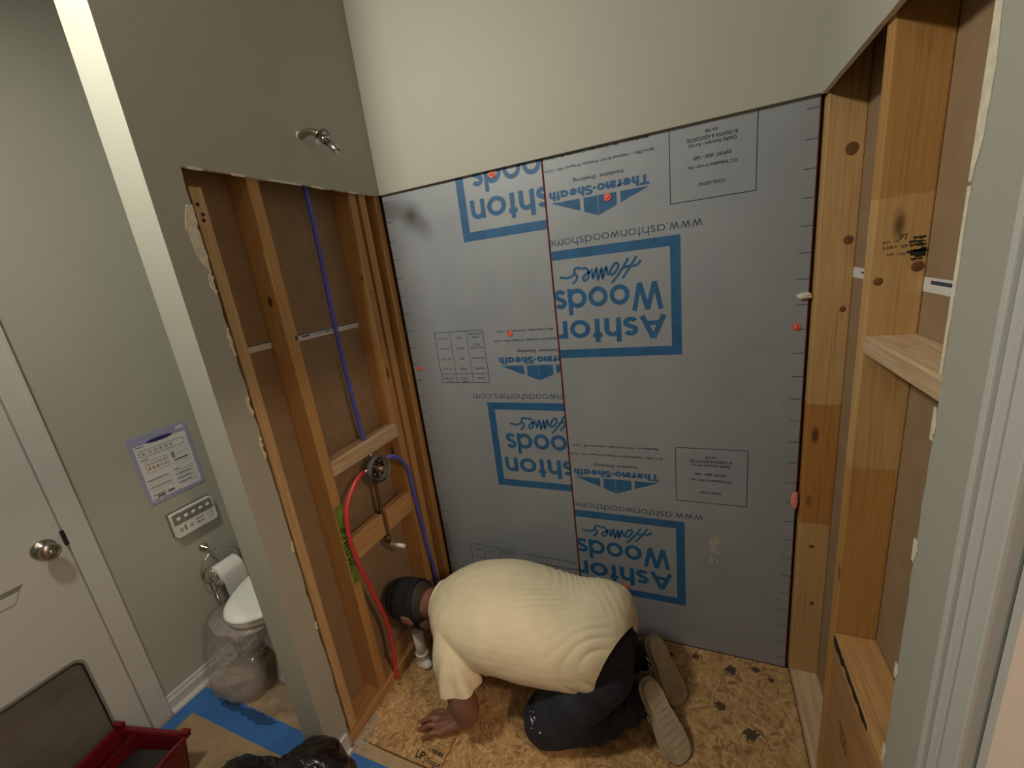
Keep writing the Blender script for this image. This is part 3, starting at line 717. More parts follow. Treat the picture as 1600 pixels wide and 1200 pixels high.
bm = bmesh.new(); box(bm, (1.6245, -.80, 1.522), (1.6258, -.449, 1.550), 0); box(bm, (1.6240, -.80, 1.538), (1.6246, -.478, 1.545), 1)
box(bm, (1.6245, -.406, 1.522), (1.6258, -.02, 1.550), 0); box(bm, (1.6240, -.406, 1.536), (1.6246, -.09, 1.541), 1)
tag(obj('joint_tape_strip', bm, [M['paper'], M['dark_ink']]), 'white printed strip across the brown backing of the right bays', 'tape strip')

# ------------------------------------------------ foam boards
SEAM = 0.712
def foam(x0, x1, blocks, left, label):
    body = bmesh.new(); e = .0028
    box(body, (x0, .0145, 0.002), (x1, .040, 2.60), 3); box(body, (x0 + e, .0130, 0.002 + e), (x1 - e, .01449, 2.60), 0)
    pr = bmesh.new()
    for X0_, Z0_ in blocks: print_block(pr, X0_, Z0_, .0127)
    clip(pr, x0 + e, x1 - e, 0.004, 2.06)
    for i in range(26):
        z = 1.99 - .0777 * i; xx = (x0 + e, x0 + .034) if left else (x1 - .034, x1 - e)
        poly(pr, [(xx[0], .0127, z), (xx[1], .0127, z), (xx[1], .0127, z + .0022), (xx[0], .0127, z + .0022)], 2)
    me = bpy.data.meshes.new('p'); pr.to_mesh(me); pr.free()
    body.from_mesh(me); bpy.data.meshes.remove(me)
    me = bpy.data.meshes.new('foam_board'); body.to_mesh(me); body.free()
    for m in (M['foam'], M['blue_ink'], M['dark_ink'], M['red_foam']): me.materials.append(m)
    return tag(link(bpy.data.objects.new('foam_board', me)), label, 'insulation board')
foam(-0.002, SEAM - .001, [(0.878, 1.110), (0.878, 2.193), (0.878, 0.026)], True, 'grey foam board left of the seam, printed upside down with a small table')
foam(SEAM + .001, 1.5284, [(1.162, 1.706), (1.162, 0.617), (1.162, 2.790)], False, 'wider grey foam board right of the seam, printed with two whole blue frames')
NG = 'red caps holding the foam boards'
for x, z, lab, r in ((.933, 1.858, 'red plastic nail cap inside the upper blue triangle logo', .0125), (.508, 1.409, 'red nail cap on the left board right of the small table', .0115), (.515, 2.008, 'red nail cap half under the top edge of the left board', .013),
                (1.499, 1.378, 'red nail cap near the right edge of the right board, at mid height', .0115), (.033, 1.271, 'pink nail cap near the left edge of the left board', .011), (.923, .257, 'nail cap just above the back of the kneeling worker', .010)):
    bm = bmesh.new(); lathe(bm, [(0, .0018), (.004, .0022), (.0045, .0012), (r * .8, .001), (r, .0022), (r, 0)], (x, .0125, z), (0, -1, 0), 20)
    lathe(bm, [(0, .0032), (.003, .0028), (.0034, .002)], (x, .0125, z), (0, -1, 0), 12, 1)
    tag(obj('nail_cap', bm, [M['cap_red'], M['pink_foam']], smooth=False), lab, 'nail cap', NG)
def lump(name, c, r, mat, label, cat, seed=0.):
    bm = bmesh.new(); bmesh.ops.create_icosphere(bm, subdivisions=3, radius=1.0)
    for v in bm.verts:
        k = 1 + .45 * noise.noise(v.co * 1.7 + Vector((seed, 0, 0))); v.co = Vector(c) + Vector((v.co.x * r[0], v.co.y * r[1], v.co.z * r[2])) * k
    return tag(obj(name, bm, mat, smooth=True), label, cat)
lump('sealant_foam', (1.523, .004, .765), (.011, .008, .032), M['pink_foam'], 'pink foam blob at the lower right edge of the right board', 'sealant')
lump('sealant_foam', (1.513, .006, 1.475), (.022, .005, .010), M['gypsum'], 'cream crumb of dried foam at the right edge of the right board', 'sealant', 3)
# white scuff on the right board
bm = bmesh.new(); random.seed(3)
for i in range(26):
    cx, cz = 1.264 + random.gauss(0, .009), .510 + random.gauss(0, .034); r = random.uniform(.002, .009)
    prism(bm, [(cx + r * random.uniform(.5, 1) * math.cos(t), .0126, cz + 2.2 * r * random.uniform(.5, 1) * math.sin(t)) for t in [k * PI / 4 for k in range(8)]], (0, -.0002 - .00004 * i, 0))
tag(obj('plaster_smudge', bm, plain('smeared_plaster', (.42, .40, .34), .8)), 'pale plaster smudge low on the right foam board', 'smudge')

# ------------------------------------------------ floor coverings
bm = bmesh.new(); box(bm, (0.0, -.752, -.02), (.3705, .0125, 0.0005)); osbL = tag(obj('subfloor_panel', bm, M['osb']), 'strand board subfloor panel left of the dark seam, stamped with letters', 'subfloor panel')
bm = bmesh.new(); box(bm, (.3735, -.752, -.02), (1.5375, .0125, 0.0005)); osbR = tag(obj('subfloor_panel', bm, M['osb2']), 'strand board subfloor panel right of the seam, under the worker', 'subfloor panel')
wallbox('floor_gap', [((0, -.755, -.05), (1.54, .03, -.0205))], M['dark_hole'])
bm = bmesh.new(); PF = lambda x0, y0, a=0.0: (lambda u, v: Vector((x0 + u * math.cos(a) - v * math.sin(a), y0 + u * math.sin(a) + v * math.cos(a), .0009)))
for a, b in (((.262, -.672), (.362, -.672)), ((.262, -.672), (.262, -.75)), ((.266, -.698), (.300, -.698)), ((.300, -.698), (.300, -.75))):
    stroke(bm, [a, b], .0016, lambda u, v: Vector((u, v, .0009)))
text_bm(bm, 'UP', .036, .024, PF(.258, -.738), 0, .03); text_bm(bm, 'Tongue', .06, .018, PF(.306, -.742), 0, .02); text_bm(bm, 'THIS SIDE', .05, .012, PF(.308, -.706, -.05), 0, .05)
o = obj('panel_stamp', bm, M['black_ink']); o.parent = osbL
bm = bmesh.new()
def ragged_sheet(bm, pts, z, t=.0008, mi=0, sub=10, amp=.002):
    out = []
    for i in range(len(pts)):
        a, b = Vector(pts[i] + (z,)), Vector(pts[(i + 1) % len(pts)] + (z,))
        for k in range(sub):
            p = a.lerp(b, k / sub); out.append(p + Vector((random.uniform(-amp, amp), random.uniform(-amp, amp), 0)))
    prism(bm, out, (0, 0, t), mi)
ragged_sheet(bm, [(-.842, YF + .02), (1.50, YF + .02), (1.50, -.862), (0.02, -.880), (-.10, -.880), (-.80, -.868), (-.842, -.905)], .0006)
tag(obj('floor_paper', bm, M['board']), 'tan protective paper on the floor beside the red crate', 'floor paper')
bm = bmesh.new(); ragged_sheet(bm, [(-.853, -.803), (-.13, -.808), (-.13, -.900), (-.785, -.903), (-.785, -.998), (-.853, -1.02)], .0016, sub=14, amp=.0008)
tp = tag(obj('painter_tape', bm, M['tape']), 'blue painter tape edging the paper in front of the toilet', 'tape')
bm = bmesh.new(); ragged_sheet(bm, [(-.70, -.805), (-.57, -.815), (-.44, -.806), (-.36, -.812), (-.44, -.848), (-.52, -.842), (-.60, -.838), (-.69, -.846)], .0026, t=.0003, sub=5, amp=.006)
o = obj('wet_spot', bm, M['tape_wet']); o.parent = tp
bm = bmesh.new(); ragged_sheet(bm, [(0.022, -.800), (1.50, -.800), (1.50, -.905), (.022, -.905)], .0016, amp=.0008)
tag(obj('painter_tape', bm, M['tape']), 'blue painter tape right of the black bag, along the strand board', 'tape')
bm = bmesh.new(); ragged_sheet(bm, [(-.001, -.757), (1.50, -.757), (1.50, -.808), (-.001, -.808)], .0003, t=.001, amp=.003)
tag(obj('floor_paper', bm, M['strip']), 'narrow dusty tan strip between the strand board and the blue tape', 'floor paper')
# dust and chips at the foot of the partition
bm = bmesh.new(); random.seed(12)
for i in range(90):
    x, y, r = random.uniform(.004, .075), random.uniform(-.80, -.66), random.uniform(.002, .009)
    x = .004 + (x - .004) * (1 - (y + .80) / .18) + .002
    z = .0008; pts_ = [(x + r * random.uniform(.5, 1) * math.cos(t), y + r * random.uniform(.5, 1) * math.sin(t), z) for t in [k * PI / 3 for k in range(6)]]
    prism(bm, pts_, (0, 0, random.uniform(.0008, .004)))
tag(obj('drywall_dust', bm, plain('grey_dust', (.33, .30, .26), .9, var=.3)), 'grey drywall crumbs on the floor at the foot of the partition', 'debris', kind='stuff')
# stains of spilled adhesive on the right panel
M['glue'] = plain('dark_glue', (.075, .05, .03), .6, var=.3, scale=60); random.seed(21)
def splat(x, y, r):
    bm = bmesh.new(); n = 40; pts_ = []
    for k in range(n):
        t = 2 * PI * k / n; q = r * (.45 + .5 * abs(noise.noise(Vector((math.cos(t) * 2.2, math.sin(t) * 2.2, x * 9)))) + random.uniform(0, .35) ** 1.2)
        pts_.append((x + q * math.cos(t), y + q * math.sin(t), .0007))
    prism(bm, pts_, (0, 0, .0004)); o = obj('glue_stain', bm, M['glue']); o.parent = osbR
for x, y, r in ((1.378, -.300, .030), (1.285, -.225, .026), (1.33, -.058, .030), (1.42, -.03, .020), (1.20, -.03, .022), (1.10, -.05, .018), (1.47, -.06, .015)): splat(x, y, r)

# ------------------------------------------------ shower arm, valve and pipes
t = thing('shower_pipe', 'bare chrome shower pipe sticking out of the wall above the cut-out', 'shower pipe', (0, -.358, 2.172))
bm = bmesh.new(); ap = curve([(-.03, -.358, 2.165), (.005, -.358, 2.171), (.035, -.358, 2.176), (.068, -.358, 2.168), (.098, -.358, 2.145), (.118, -.359, 2.126)], 6)
tube(bm, ap, .0105, 20); setparent(obj('arm_tube', bm, M['nickel'], smooth=False), t)
ad = Vector((.70, -.02, -.71)).normalized(); fp = Vector((.093, -.358, 2.151))
bm = bmesh.new(); lathe(bm, [(.0105, -.004), (.014, -.006), (.027, .0), (.031, .006), (.0305, .008), (.026, .004), (.013, .000), (.0105, .002)], fp, ad, 32)
setparent(obj('flange', bm, M['chrome']), t)
bm = bmesh.new(); lathe(bm, [(.0, .022), (.0115, .024), (.0115, .044), (.0128, .046), (.0128, .076), (.0115, .078), (.0090, .078), (.0090, .060), (0, .060)], fp, ad, 24)
lathe(bm, [(.0085, .008), (.0145, .008), (.0145, .024), (.0085, .024)], fp, ad, 6)
setparent(obj('threaded_coupling', bm, M['chrome']), t)
bm = bmesh.new(); lathe(bm, [(0, .0005), (.0125, .0015), (.014, .0)], (0.0, -.358, 2.172), (1, 0, 0), 14); setparent(obj('wall_hole', bm, M['gypsum']), t)

t = thing('shower_valve', 'round grey shower valve body between the red and blue pipes', 'shower valve', (-.02, -.340, .940))
vy, vz = -.340, .940; va = Vector((1, -.10, 0)).normalized(); vo_ = Vector((-.035, vy, vz))
bm = bmesh.new(); lathe(bm, [(0, 0), (.040, 0), (.046, .006), (.050, .03), (.052, .045), (.0535, .050), (.0535, .055), (.048, .055), (.046, .030), (.0, .028)], vo_, va, 36)
setparent(obj('mud_guard', bm, M['grey_plastic']), t)
bm = bmesh.new(); tube(bm, [vo_ + va * .053 + Vector((0, .051 * math.cos(k * PI / 18), .051 * math.sin(k * PI / 18))) for k in range(37)], .004, 8, caps=False)
setparent(obj('rim_ring', bm, M['black_plastic'], smooth=True), t)
bm = bmesh.new(); lathe(bm, [(0, .028), (.036, .028), (.036, .038), (.014, .038), (.014, .030)], vo_, va, 28); setparent(obj('inner_cup', bm, M['black_plastic']), t)
bm = bmesh.new(); lathe(bm, [(.0, .030), (.018, .030), (.018, .044), (.010, .048), (.010, .064), (.006, .066), (0, .066)], vo_, va, 20)
for a in range(6):
    q = a * PI / 3 + .3; c = vo_ + va * .042 + Vector((0, .033 * math.cos(q), .033 * math.sin(q))); lathe(bm, [(0, 0), (.005, 0), (.005, .006), (0, .006)], c, va, 8)
box(bm, (vo_.x + .045, vy - .006, vz - .006), (vo_.x + .052, vy + .028, vz + .004), 0, .001); box(bm, (vo_.x + .044, vy - .018, vz - .034), (vo_.x + .049, vy - .006, vz - .008), 0, .001)
setparent(obj('cartridge', bm, M['brass']), t)
bm = bmesh.new()
for dy, dz, r, ln in ((-.055, .012, .010, .03), (.055, .012, .010, .03)): tube(bm, [(-.018, vy, vz + dz), (-.018, vy + dy * 1.25, vz + dz)], r, 12)
tube(bm, [(-.024, vy, vz + .03), (-.030, vy, vz + .075)], .010, 12); setparent(obj('pipe_port', bm, M['nickel']), t)

def pipe(name, pts, r, mat, label, cat='pipe', n=8):
    bm = bmesh.new(); tube(bm, curve(pts, n), r, 14); return tag(obj(name, bm, mat), label, cat)
pipe('water_pipe', [(-.040, -.345, 2.70), (-.040, -.347, 2.3), (-.040, -.348, 2.02), (-.040, -.346, 1.90), (-.040, -.356, 1.533), (-.040, -.353, 1.254), (-.036, -.346, 1.06), (-.030, -.342, 1.005)], .0085, M['blue_pex'], 'straight blue pipe running up from the shower valve')
pipe('water_pipe', [(-.018, -.275, .952), (.0, -.254, .951), (.004, -.225, .932), (.004, -.195, .898), (.004, -.169, .840), (.0, -.158, .737), (.0, -.152, .596), (.0, -.140, .410), (.0, -.122, .246), (-.03, -.10, .10), (-.05, -.09, .036)], .0085, M['blue_pex'], 'blue pipe arching down right of the shower valve to the floor')
pipe('water_pipe', [(-.018, -.405, .952), (.0, -.432, .962), (.013, -.460, .966), (.015, -.488, .953), (.015, -.534, .912), (.015, -.557, .871), (.015, -.572, .799), (.015, -.571, .715), (.015, -.556, .617), (.015, -.527, .471), (.012, -.496, .313), (.008, -.490, .209), (.006, -.500, .10), (.006, -.510, .02)], .0085, M['red_pex'], 'red pipe bowing left from the shower valve to the floor')
t = thing('spout_pipe', 'dark copper pipe dropping from the shower valve to a white capped stub', 'pipe', (-.02, -.350, .58))
bm = bmesh.new(); tube(bm, curve([(-.026, -.348, .90), (-.028, -.350, .74), (-.028, -.350, .62), (-.026, -.350, .59), (-.012, -.350, .578), (.0, -.350, .578)], 6), .008, 14)
lathe(bm, [(.008, -.012), (.0125, -.012), (.0125, .02), (.008, .02)], (-.028, -.350, .60), (0, 0, 1), 14); setparent(obj('riser', bm, M['copper']), t)
bm = bmesh.new(); tube(bm, [(-.012, -.350, .578), (.058, -.350, .580)], .0085, 16); setparent(obj('stub_cap', bm, M['pvc']), t)
lump('mineral_wool', (-.02, -.325, .68), (.006, .006, .045), M['pink_foam'], 'pale fuzz hanging beside the copper pipe on the lower block', 'insulation', 6)
t = thing('drain_pipe', 'white plastic drain pipe standing by the left wall under the worker\'s ear', 'pipe', (.072, -.400, 0))
bm = bmesh.new(); tube(bm, [(.072, -.400, .03), (.071, -.400, .185)], .0225, 24); setparent(obj('riser', bm, M['pvc']), t)
bm = bmesh.new(); lathe(bm, [(.0, .0), (.030, 0), (.030, .012), (.0265, .02), (.0265, .058), (.029, .060), (.029, .066), (.0227, .067)], (.072, -.400, .0005), (0, 0, 1), 28); setparent(obj('coupling', bm, M['pvc']), t)
bm = bmesh.new(); ball(bm, (.098, -.415, .018), (.026, .022, .018), 12); setparent(obj('elbow', bm, M['pvc'], smooth=True), t)

# ------------------------------------------------ toilet corner
t = thing('toilet', 'white toilet with closed lid behind the partition', 'toilet', (-.50, -.40, 0))
TX = -.502
def egg(y, yf, yb, hw):   # half width along the length
    s_ = (y - yf) / (yb - yf); return hw * min(1, math.sqrt(max(0, 1 - (1 - s_ / .55) ** 2)) if s_ < .55 else 1 - .12 * ((s_ - .55) / .45) ** 2)
def eggring(bm, yf, yb, hw, z, n=30, cx=TX):
    L_ = []
    for i in range(n + 1):
        s_ = .5 - .5 * math.cos(PI * i / n); y = yf + (yb - yf) * s_; L_.append((egg(y, yf, yb, hw), y))
    pts = [(cx + w, y, z) for w, y in L_] + [(cx - w, y, z) for w, y in L_[::-1][:-1]]
    return [bm.verts.new(p) for p in pts[:-1] + [pts[-1]]]
def loft(bm, rings, mi=0):
    for a, b in zip(rings, rings[1:]):
        n = len(a)
        for k in range(n):
            f = bm.faces.new((a[k], a[(k + 1) % n], b[(k + 1) % n], b[k])); f.smooth = True; f.material_index = mi
    bm.faces.new(rings[0][::-1]); bm.faces.new(rings[-1])
bm = bmesh.new(); loft(bm, [eggring(bm, -.685, -.10, .120, 0.0005), eggring(bm, -.685, -.10, .116, .03), eggring(bm, -.665, -.10, .105, .15), eggring(bm, -.69, -.12, .12, .24), eggring(bm, -.72, -.15, .165, .33), eggring(bm, -.765, -.16, .182, .385), eggring(bm, -.768, -.16, .184, .41)])
setparent(obj('bowl', bm, M['porcelain']), t)
bm = bmesh.new(); loft(bm, [eggring(bm, -.778, -.20, .188, .411), eggring(bm, -.785, -.20, .193, .418), eggring(bm, -.785, -.20, .193, .430), eggring(bm, -.778, -.20, .188, .436)]); setparent(obj('seat', bm, M['lid']), t)
bm = bmesh.new(); loft(bm, [eggring(bm, -.785, -.19, .194, .437), eggring(bm, -.792, -.19, .199, .442), eggring(bm, -.792, -.19, .199, .452), eggring(bm, -.782, -.19, .190, .459), eggring(bm, -.74, -.21, .155, .4625)]); setparent(obj('lid', bm, M['lid']), t)
bm = bmesh.new(); box(bm, (TX - .21, -.20, .40), (TX + .21, -.02, .74), 0, .02); box(bm, (TX - .22, -.21, .742), (TX + .22, -.015, .78), 0, .01); setparent(obj('tank', bm, M['porcelain']), t)
bm = bmesh.new(); lathe(bm, [(0, .004), (.010, .004), (.012, 0)], (TX + .112, -.50, .055), (1, -.2, 0), 14); setparent(obj('bolt_cap', bm, M['nickel']), t)
lump('mark', (TX - .045, -.62, .4622), (.010, .006, .0008), M['lilac'], 'small grey mark on the closed toilet lid', 'mark')
# clear bag hanging from the front of the bowl
def shell(name, rings, mat, n=40, crump=.012, seed=0., cap=True):
    """crumpled film bag: rings = (cx, cy, rx, ry, z)"""
    bm = bmesh.new(); R_ = []; m = 26
    for i in range(m + 1):
        t_ = i / m * (len(rings) - 1); j = min(int(t_), len(rings) - 2); f_ = t_ - j; f_ = f_ * f_ * (3 - 2 * f_)
        cx, cy, rx, ry, z = [rings[j][k] + (rings[j + 1][k] - rings[j][k]) * f_ for k in range(5)]
        rr = []
        for k in range(n):
            a = 2 * PI * k / n; p = Vector((cx + rx * math.cos(a), cy + ry * math.sin(a), z)); q = p * 16 + Vector((seed, 0, 0))
            d = noise.noise(q) * crump + abs(noise.noise(q * 2.3)) * crump * .8
            p += Vector((math.cos(a) * d, math.sin(a) * d, noise.noise(q * .9 + Vector((0, 7, 0))) * crump * .5)); p.z = max(p.z, .002); rr.append(bm.verts.new(p))
        R_.append(rr)
    for a_, b_ in zip(R_, R_[1:]):
        for k in range(n): bm.faces.new((a_[k], a_[(k + 1) % n], b_[(k + 1) % n], b_[k])).smooth = True
    if cap: bm.faces.new(R_[0][::-1]).smooth = True
    bm.faces.new(R_[-1]).smooth = True
    return obj(name, bm, mat)
tag(shell('clear_bag', [(-.665, -.755, .10, .06, .006), (-.670, -.755, .135, .085, .05), (-.660, -.755, .145, .09, .14), (-.635, -.755, .125, .075, .22), (-.580, -.745, .14, .075, .32), (-.55, -.725, .15, .09, .40)], M['clear_bag'], seed=3.), 'crumpled clear plastic bag hanging below the toilet lid', 'plastic bag')
# paper holder
t = thing('paper_holder', 'chrome wire toilet paper stand against the left wall', 'toilet paper stand', (-.83, -.60, 0))
bm = bmesh.new(); cy_, cz_ = -.585, .495
tube(bm, [(-.845, cy_ + .088 * math.cos(a), cz_ + .088 * math.sin(a)) for a in [math.radians(k) for k in range(-40, 222, 8)]], .0035, 8)
tube(bm, [(-.80 + .045 * math.cos(a), -.668 + .01 * math.sin(a), .485 + .058 * math.sin(a)) for a in [math.radians(k) for k in range(0, 368, 12)]], .0035, 8)
tube(bm, [(-.83, -.652, .45), (-.83, -.652, .012)], .0045, 8); setparent(obj('wire_frame', bm, M['chrome'], smooth=True), t)
bm = bmesh.new(); tube(bm, [(-.803, -.670, .493), (-.803, -.520, .493)], .006, 10); setparent(obj('roll_bar', bm, M['chrome'], smooth=True), t)
bm = bmesh.new(); lathe(bm, [(0, 0), (.018, 0), (.018, .005), (.008, .008), (.006, .04), (0, .042)], (-D + .0005, -.615, .605), (1, 0, 0), 18); setparent(obj('wall_post', bm, M['chrome']), t)
bm = bmesh.new(); lathe(bm, [(0, 0), (.07, 0), (.07, .008), (.01, .012)], (-.805, -.61, .0005), (0, 0, 1), 28); setparent(obj('base', bm, M['chrome']), t)
t = thing('toilet_roll', 'white toilet paper roll on the chrome wire stand', 'toilet paper', (-.803, -.592, .493))
bm = bmesh.new(); lathe(bm, [(.019, 0), (.046, 0), (.047, .003), (.047, .099), (.046, .102), (.019, .102), (.019, 0)], (-.803, -.643, .493 - .012), (0, 1, 0), 36)
prism(bm, [(-.757, -.642, .478), (-.757, -.541, .478), (-.752, -.541, .36), (-.752, -.642, .36)], (.0012, 0, 0)); setparent(obj('tissue', bm, M['tissue']), t)
bm = bmesh.new(); lathe(bm, [(.0188, .001), (.0188, .101), (.0165, .101), (.0165, .001), (.0188, .001)], (-.803, -.643, .481), (0, 1, 0), 24); setparent(obj('cardboard_core', bm, M['card']), t)

# instruction sheet
def wallrect(bm, y0, z0, y1, z1, x, mi): poly(bm, [(x, y0, z0), (x, y1, z0), (x, y1, z1), (x, y0, z1)], mi)
xs = -D + .0005; bm = bmesh.new()
prism(bm, rrect(-.740, .893, -.517, 1.190, .006, xs), (.002, 0, 0), 0)
for f in bm.faces: f.material_index = 0
c = [(xs + .0023, y, z) for y, z in ((-.727, .907), (-.533, .907), (-.530, .912), (-.530, 1.152), (-.580, 1.152), (-.600, 1.146), (-.660, 1.146), (-.682, 1.152), (-.727, 1.152))]
poly(bm, c, 1)
Y0 = xs + .0026
poly(bm, [(Y0, -.628 + .050 * math.cos(a), 1.156 + .008 * math.sin(a)) for a in [k * PI / 10 for k in range(20)]], 2)
PI_ = lambda y0, z0: (lambda u, v: Vector((Y0 + .0002, y0 + u, z0 + v)))
tube_pts = rrect(-.716, 1.100, -.545, 1.128, .013, Y0)
stroke(bm, [(p[1], p[2]) for p in tube_pts + tube_pts[:1]], .004, lambda u, v: Vector((Y0, u, v)), 3)
for y in (-.700, -.676, -.655, -.636, -.616, -.597): poly(bm, [(Y0, y + .007 * math.cos(a), 1.114 + .007 * math.sin(a)) for a in [k * PI / 6 for k in range(12)]], 3)
for y0, y1, z in ((-.720, -.690, 1.146), (-.720, -.690, 1.090), (-.720, -.640, .998), (-.720, -.640, .966), (-.720, -.670, .932), (-.722, -.700, .912), (-.620, -.600, 1.002), (-.618, -.555, .978), (-.618, -.560, .958), (-.618, -.565, .938)): wallrect(bm, y0, z - .0025, y1, z + .0005, Y0, 2)
wallrect(bm, -.605, 1.038, -.548, 1.043, Y0, 2); wallrect(bm, -.608, 1.052, -.598, 1.080, Y0, 4)
t3 = rrect(-.708, 1.028, -.626, 1.078, .008, Y0); stroke(bm, [(p[1], p[2]) for p in t3 + t3[:1]], .003, lambda u, v: Vector((Y0, u, v)), 3)
for k in range(5):
    wallrect(bm, -.702 + .015 * k, 1.040, -.692 + .015 * k, 1.052, Y0, 5 if k < 3 else 3); wallrect(bm, -.702 + .015 * k, 1.060, -.690 + .015 * k, 1.068, Y0, 3)
for z in [.992, .987, .982, .977, .958, .953, .948, .943, .924, .919]: wallrect(bm, -.718, z, -.632, z + .0012, Y0, 3)
for z in [.996, .991, .986, .972, .967, .952, .947, .932, .927, 1.085, 1.070, 1.060, 1.030, 1.022]: wallrect(bm, -.612, z, -.540, z + .0012, Y0, 3)
wallrect(bm, -.704, .914, -.676, .926, Y0, 4); wallrect(bm, -.664, .918, -.640, .930, Y0, 4); wallrect(bm, -.690, .908, -.610, .9095, Y0, 2)
poly(bm, [(Y0, y, z) for y, z in ((-.562, 1.168), (-.530, 1.168), (-.530, 1.180), (-.562, 1.180))], 1)
tag(obj('instruction_sheet', bm, [M['lilac'], M['paper'], M['navy'], M['grey_ink'], M['remote_grey'], M['remote_red']]), 'lilac and white instruction sheet on the wall beside the door', 'sheet')

# bidet remote
t = thing('bidet_remote', 'white wall remote with buttons below the lilac instruction sheet', 'remote control', (-D, -.615, .77))
bm = bmesh.new(); box(bm, (-D + .0005, -.706, .714), (-D + .008, -.528, .830), 0, .003); setparent(obj('wall_bracket', bm, M['nickel']), t)
bm = bmesh.new(); prism(bm, rrect(-.703, .712, -.527, .826, .010, -D + .0085), (.017, 0, 0)); bmesh.ops.bevel(bm, geom=bm.edges[:], offset=.0012, segments=1, affect='EDGES'); setparent(obj('remote_shell', bm, M['remote_white']), t)
xr = -D + .0268; bm = bmesh.new(); prism(bm, rrect(-.697, .772, -.533, .820, .004, xr - .001), (.0014, 0, 0)); setparent(obj('button_band', bm, M['remote_grey']), t)
bm = bmesh.new()
for k in range(5):
    lathe(bm, [(0, .003), (.0075, .0025), (.009, 0)], (xr + .0003, -.675 + .0305 * k, .795), (1, 0, 0), 18)
bt = obj('round_buttons', bm, M['remote_white']); setparent(bt, t)
bm = bmesh.new(); x_ = xr
def mark(y0, z0, y1, z1, mi): prism(bm, [(x_ - .001, y0, z0), (x_ - .001, y1, z0), (x_ - .001, y1, z1), (x_ - .001, y0, z1)], (.0012, 0, 0), mi)
for y in (-.682, -.640):
    for a in (.4, 1.3, 2.2):
        d_ = Vector((math.cos(a), math.sin(a))) * .010; c_ = Vector((y + .004, .743)); stroke(bm, [tuple(c_ - d_), tuple(c_ + d_)], .002, lambda u, v: Vector((x_ + .0003, u, v)), 0 if y < -.66 else 1)
mark(-.664, .732, -.657, .758, 0); mark(-.613, .752, -.603, .759, 0); mark(-.613, .735, -.603, .742, 0); mark(-.599, .755, -.578, .7575, 0); mark(-.599, .738, -.580, .7405, 0)
stroke(bm, [(-.564, .731), (-.544, .731), (-.544, .760), (-.564, .760), (-.564, .731), (-.544, .760), (-.544, .731), (-.564, .760)], .0012, lambda u, v: Vector((x_ + .0003, u, v)), 2)
setparent(obj('icons', bm, [M['remote_grey'], M['remote_red'], M['grey_ink']]), t)

# ------------------------------------------------ red crate and black bag
t = thing('red_crate', 'open red plastic crate by the door with dark contents', 'crate', (-.66, -1.25, 0))
ax_ = Vector((.972, .235, 0)).normalized(); ay_ = Vector((.235, -.972, 0)).normalized(); O_ = Vector((-.825, -1.105, 0)); w_, l_, h_ = .312, .40, .165
CP = lambda u, v, z: O_ + ax_ * u + ay_ * v + Vector((0, 0, z))
bm = bmesh.new(); k_ = .018; th = .006
def hexa(c8, mi=0):
    vs = [bm.verts.new(p) for p in c8]
    for q in ((0, 1, 2, 3), (7, 6, 5, 4), (0, 4, 5, 1), (1, 5, 6, 2), (2, 6, 7, 3), (3, 7, 4, 0)): bm.faces.new([vs[i] for i in q]).material_index = mi
def cwall(u0, v0, u1, v1, iu, iv):      # slanting wall between two rim corners, (iu, iv) points inward
    b = [CP(u0 + k_ * (1 if u0 < w_ / 2 else -1), v0 + k_ * (1 if v0 < l_ / 2 else -1), .012), CP(u1 + k_ * (1 if u1 < w_ / 2 else -1), v1 + k_ * (1 if v1 < l_ / 2 else -1), .012)]
    t_ = [CP(u0, v0, h_), CP(u1, v1, h_)]; d = (ax_ * iu + ay_ * iv) * th
    hexa([b[0], b[1], b[1] + d, b[0] + d, t_[0], t_[1], t_[1] + d, t_[0] + d])
cwall(0, 0, w_, 0, 0, 1); cwall(w_, 0, w_, l_, -1, 0); cwall(w_, l_, 0, l_, 0, -1); cwall(0, l_, 0, 0, 1, 0)
hexa([CP(k_, k_, .003), CP(w_ - k_, k_, .003), CP(w_ - k_, l_ - k_, .003), CP(k_, l_ - k_, .003), CP(k_, k_, .014), CP(w_ - k_, k_, .014), CP(w_ - k_, l_ - k_, .014), CP(k_, l_ - k_, .014)])
setparent(obj('crate_shell', bm, M['crate_red']), t)
bm = bmesh.new()
def bar(u0, v0, u1, v1, z0, z1): hexa([CP(u0, v0, z0), CP(u1, v0, z0), CP(u1, v1, z0), CP(u0, v1, z0), CP(u0, v0, z1), CP(u1, v0, z1), CP(u1, v1, z1), CP(u0, v1, z1)])
bar(-.012, -.012, w_ + .012, .004, h_ - .01, h_ + .004); bar(-.012, l_ - .004, w_ + .012, l_ + .012, h_ - .01, h_ + .004); bar(-.012, .004, .004, l_ - .004, h_ - .01, h_ + .004); bar(w_ - .004, .004, w_ + .012, l_ - .004, h_ - .01, h_ + .004)
bar(w_ - .02, -.016, w_ + .014, .006, h_ + .0045, h_ + .014); bar(-.014, -.014, .030, .004, h_ + .0045, h_ + .022); bar(w_ - .002, .04, w_ + .014, l_, h_ + .0045, h_ + .010)
bmesh.ops.bevel(bm, geom=bm.edges[:], offset=.002, segments=2, affect='EDGES'); setparent(obj('rim', bm, M['crate_red']), t)
bm = bmesh.new(); bar(.085, .008, .089, l_ - .008, .02, h_ - .006); setparent(obj('divider', bm, M['crate_red']), t)
t2 = thing('dark_panel', 'dark glossy flat piece lying inside the red crate', 'panel', tuple(CP(.2, .2, .05)))
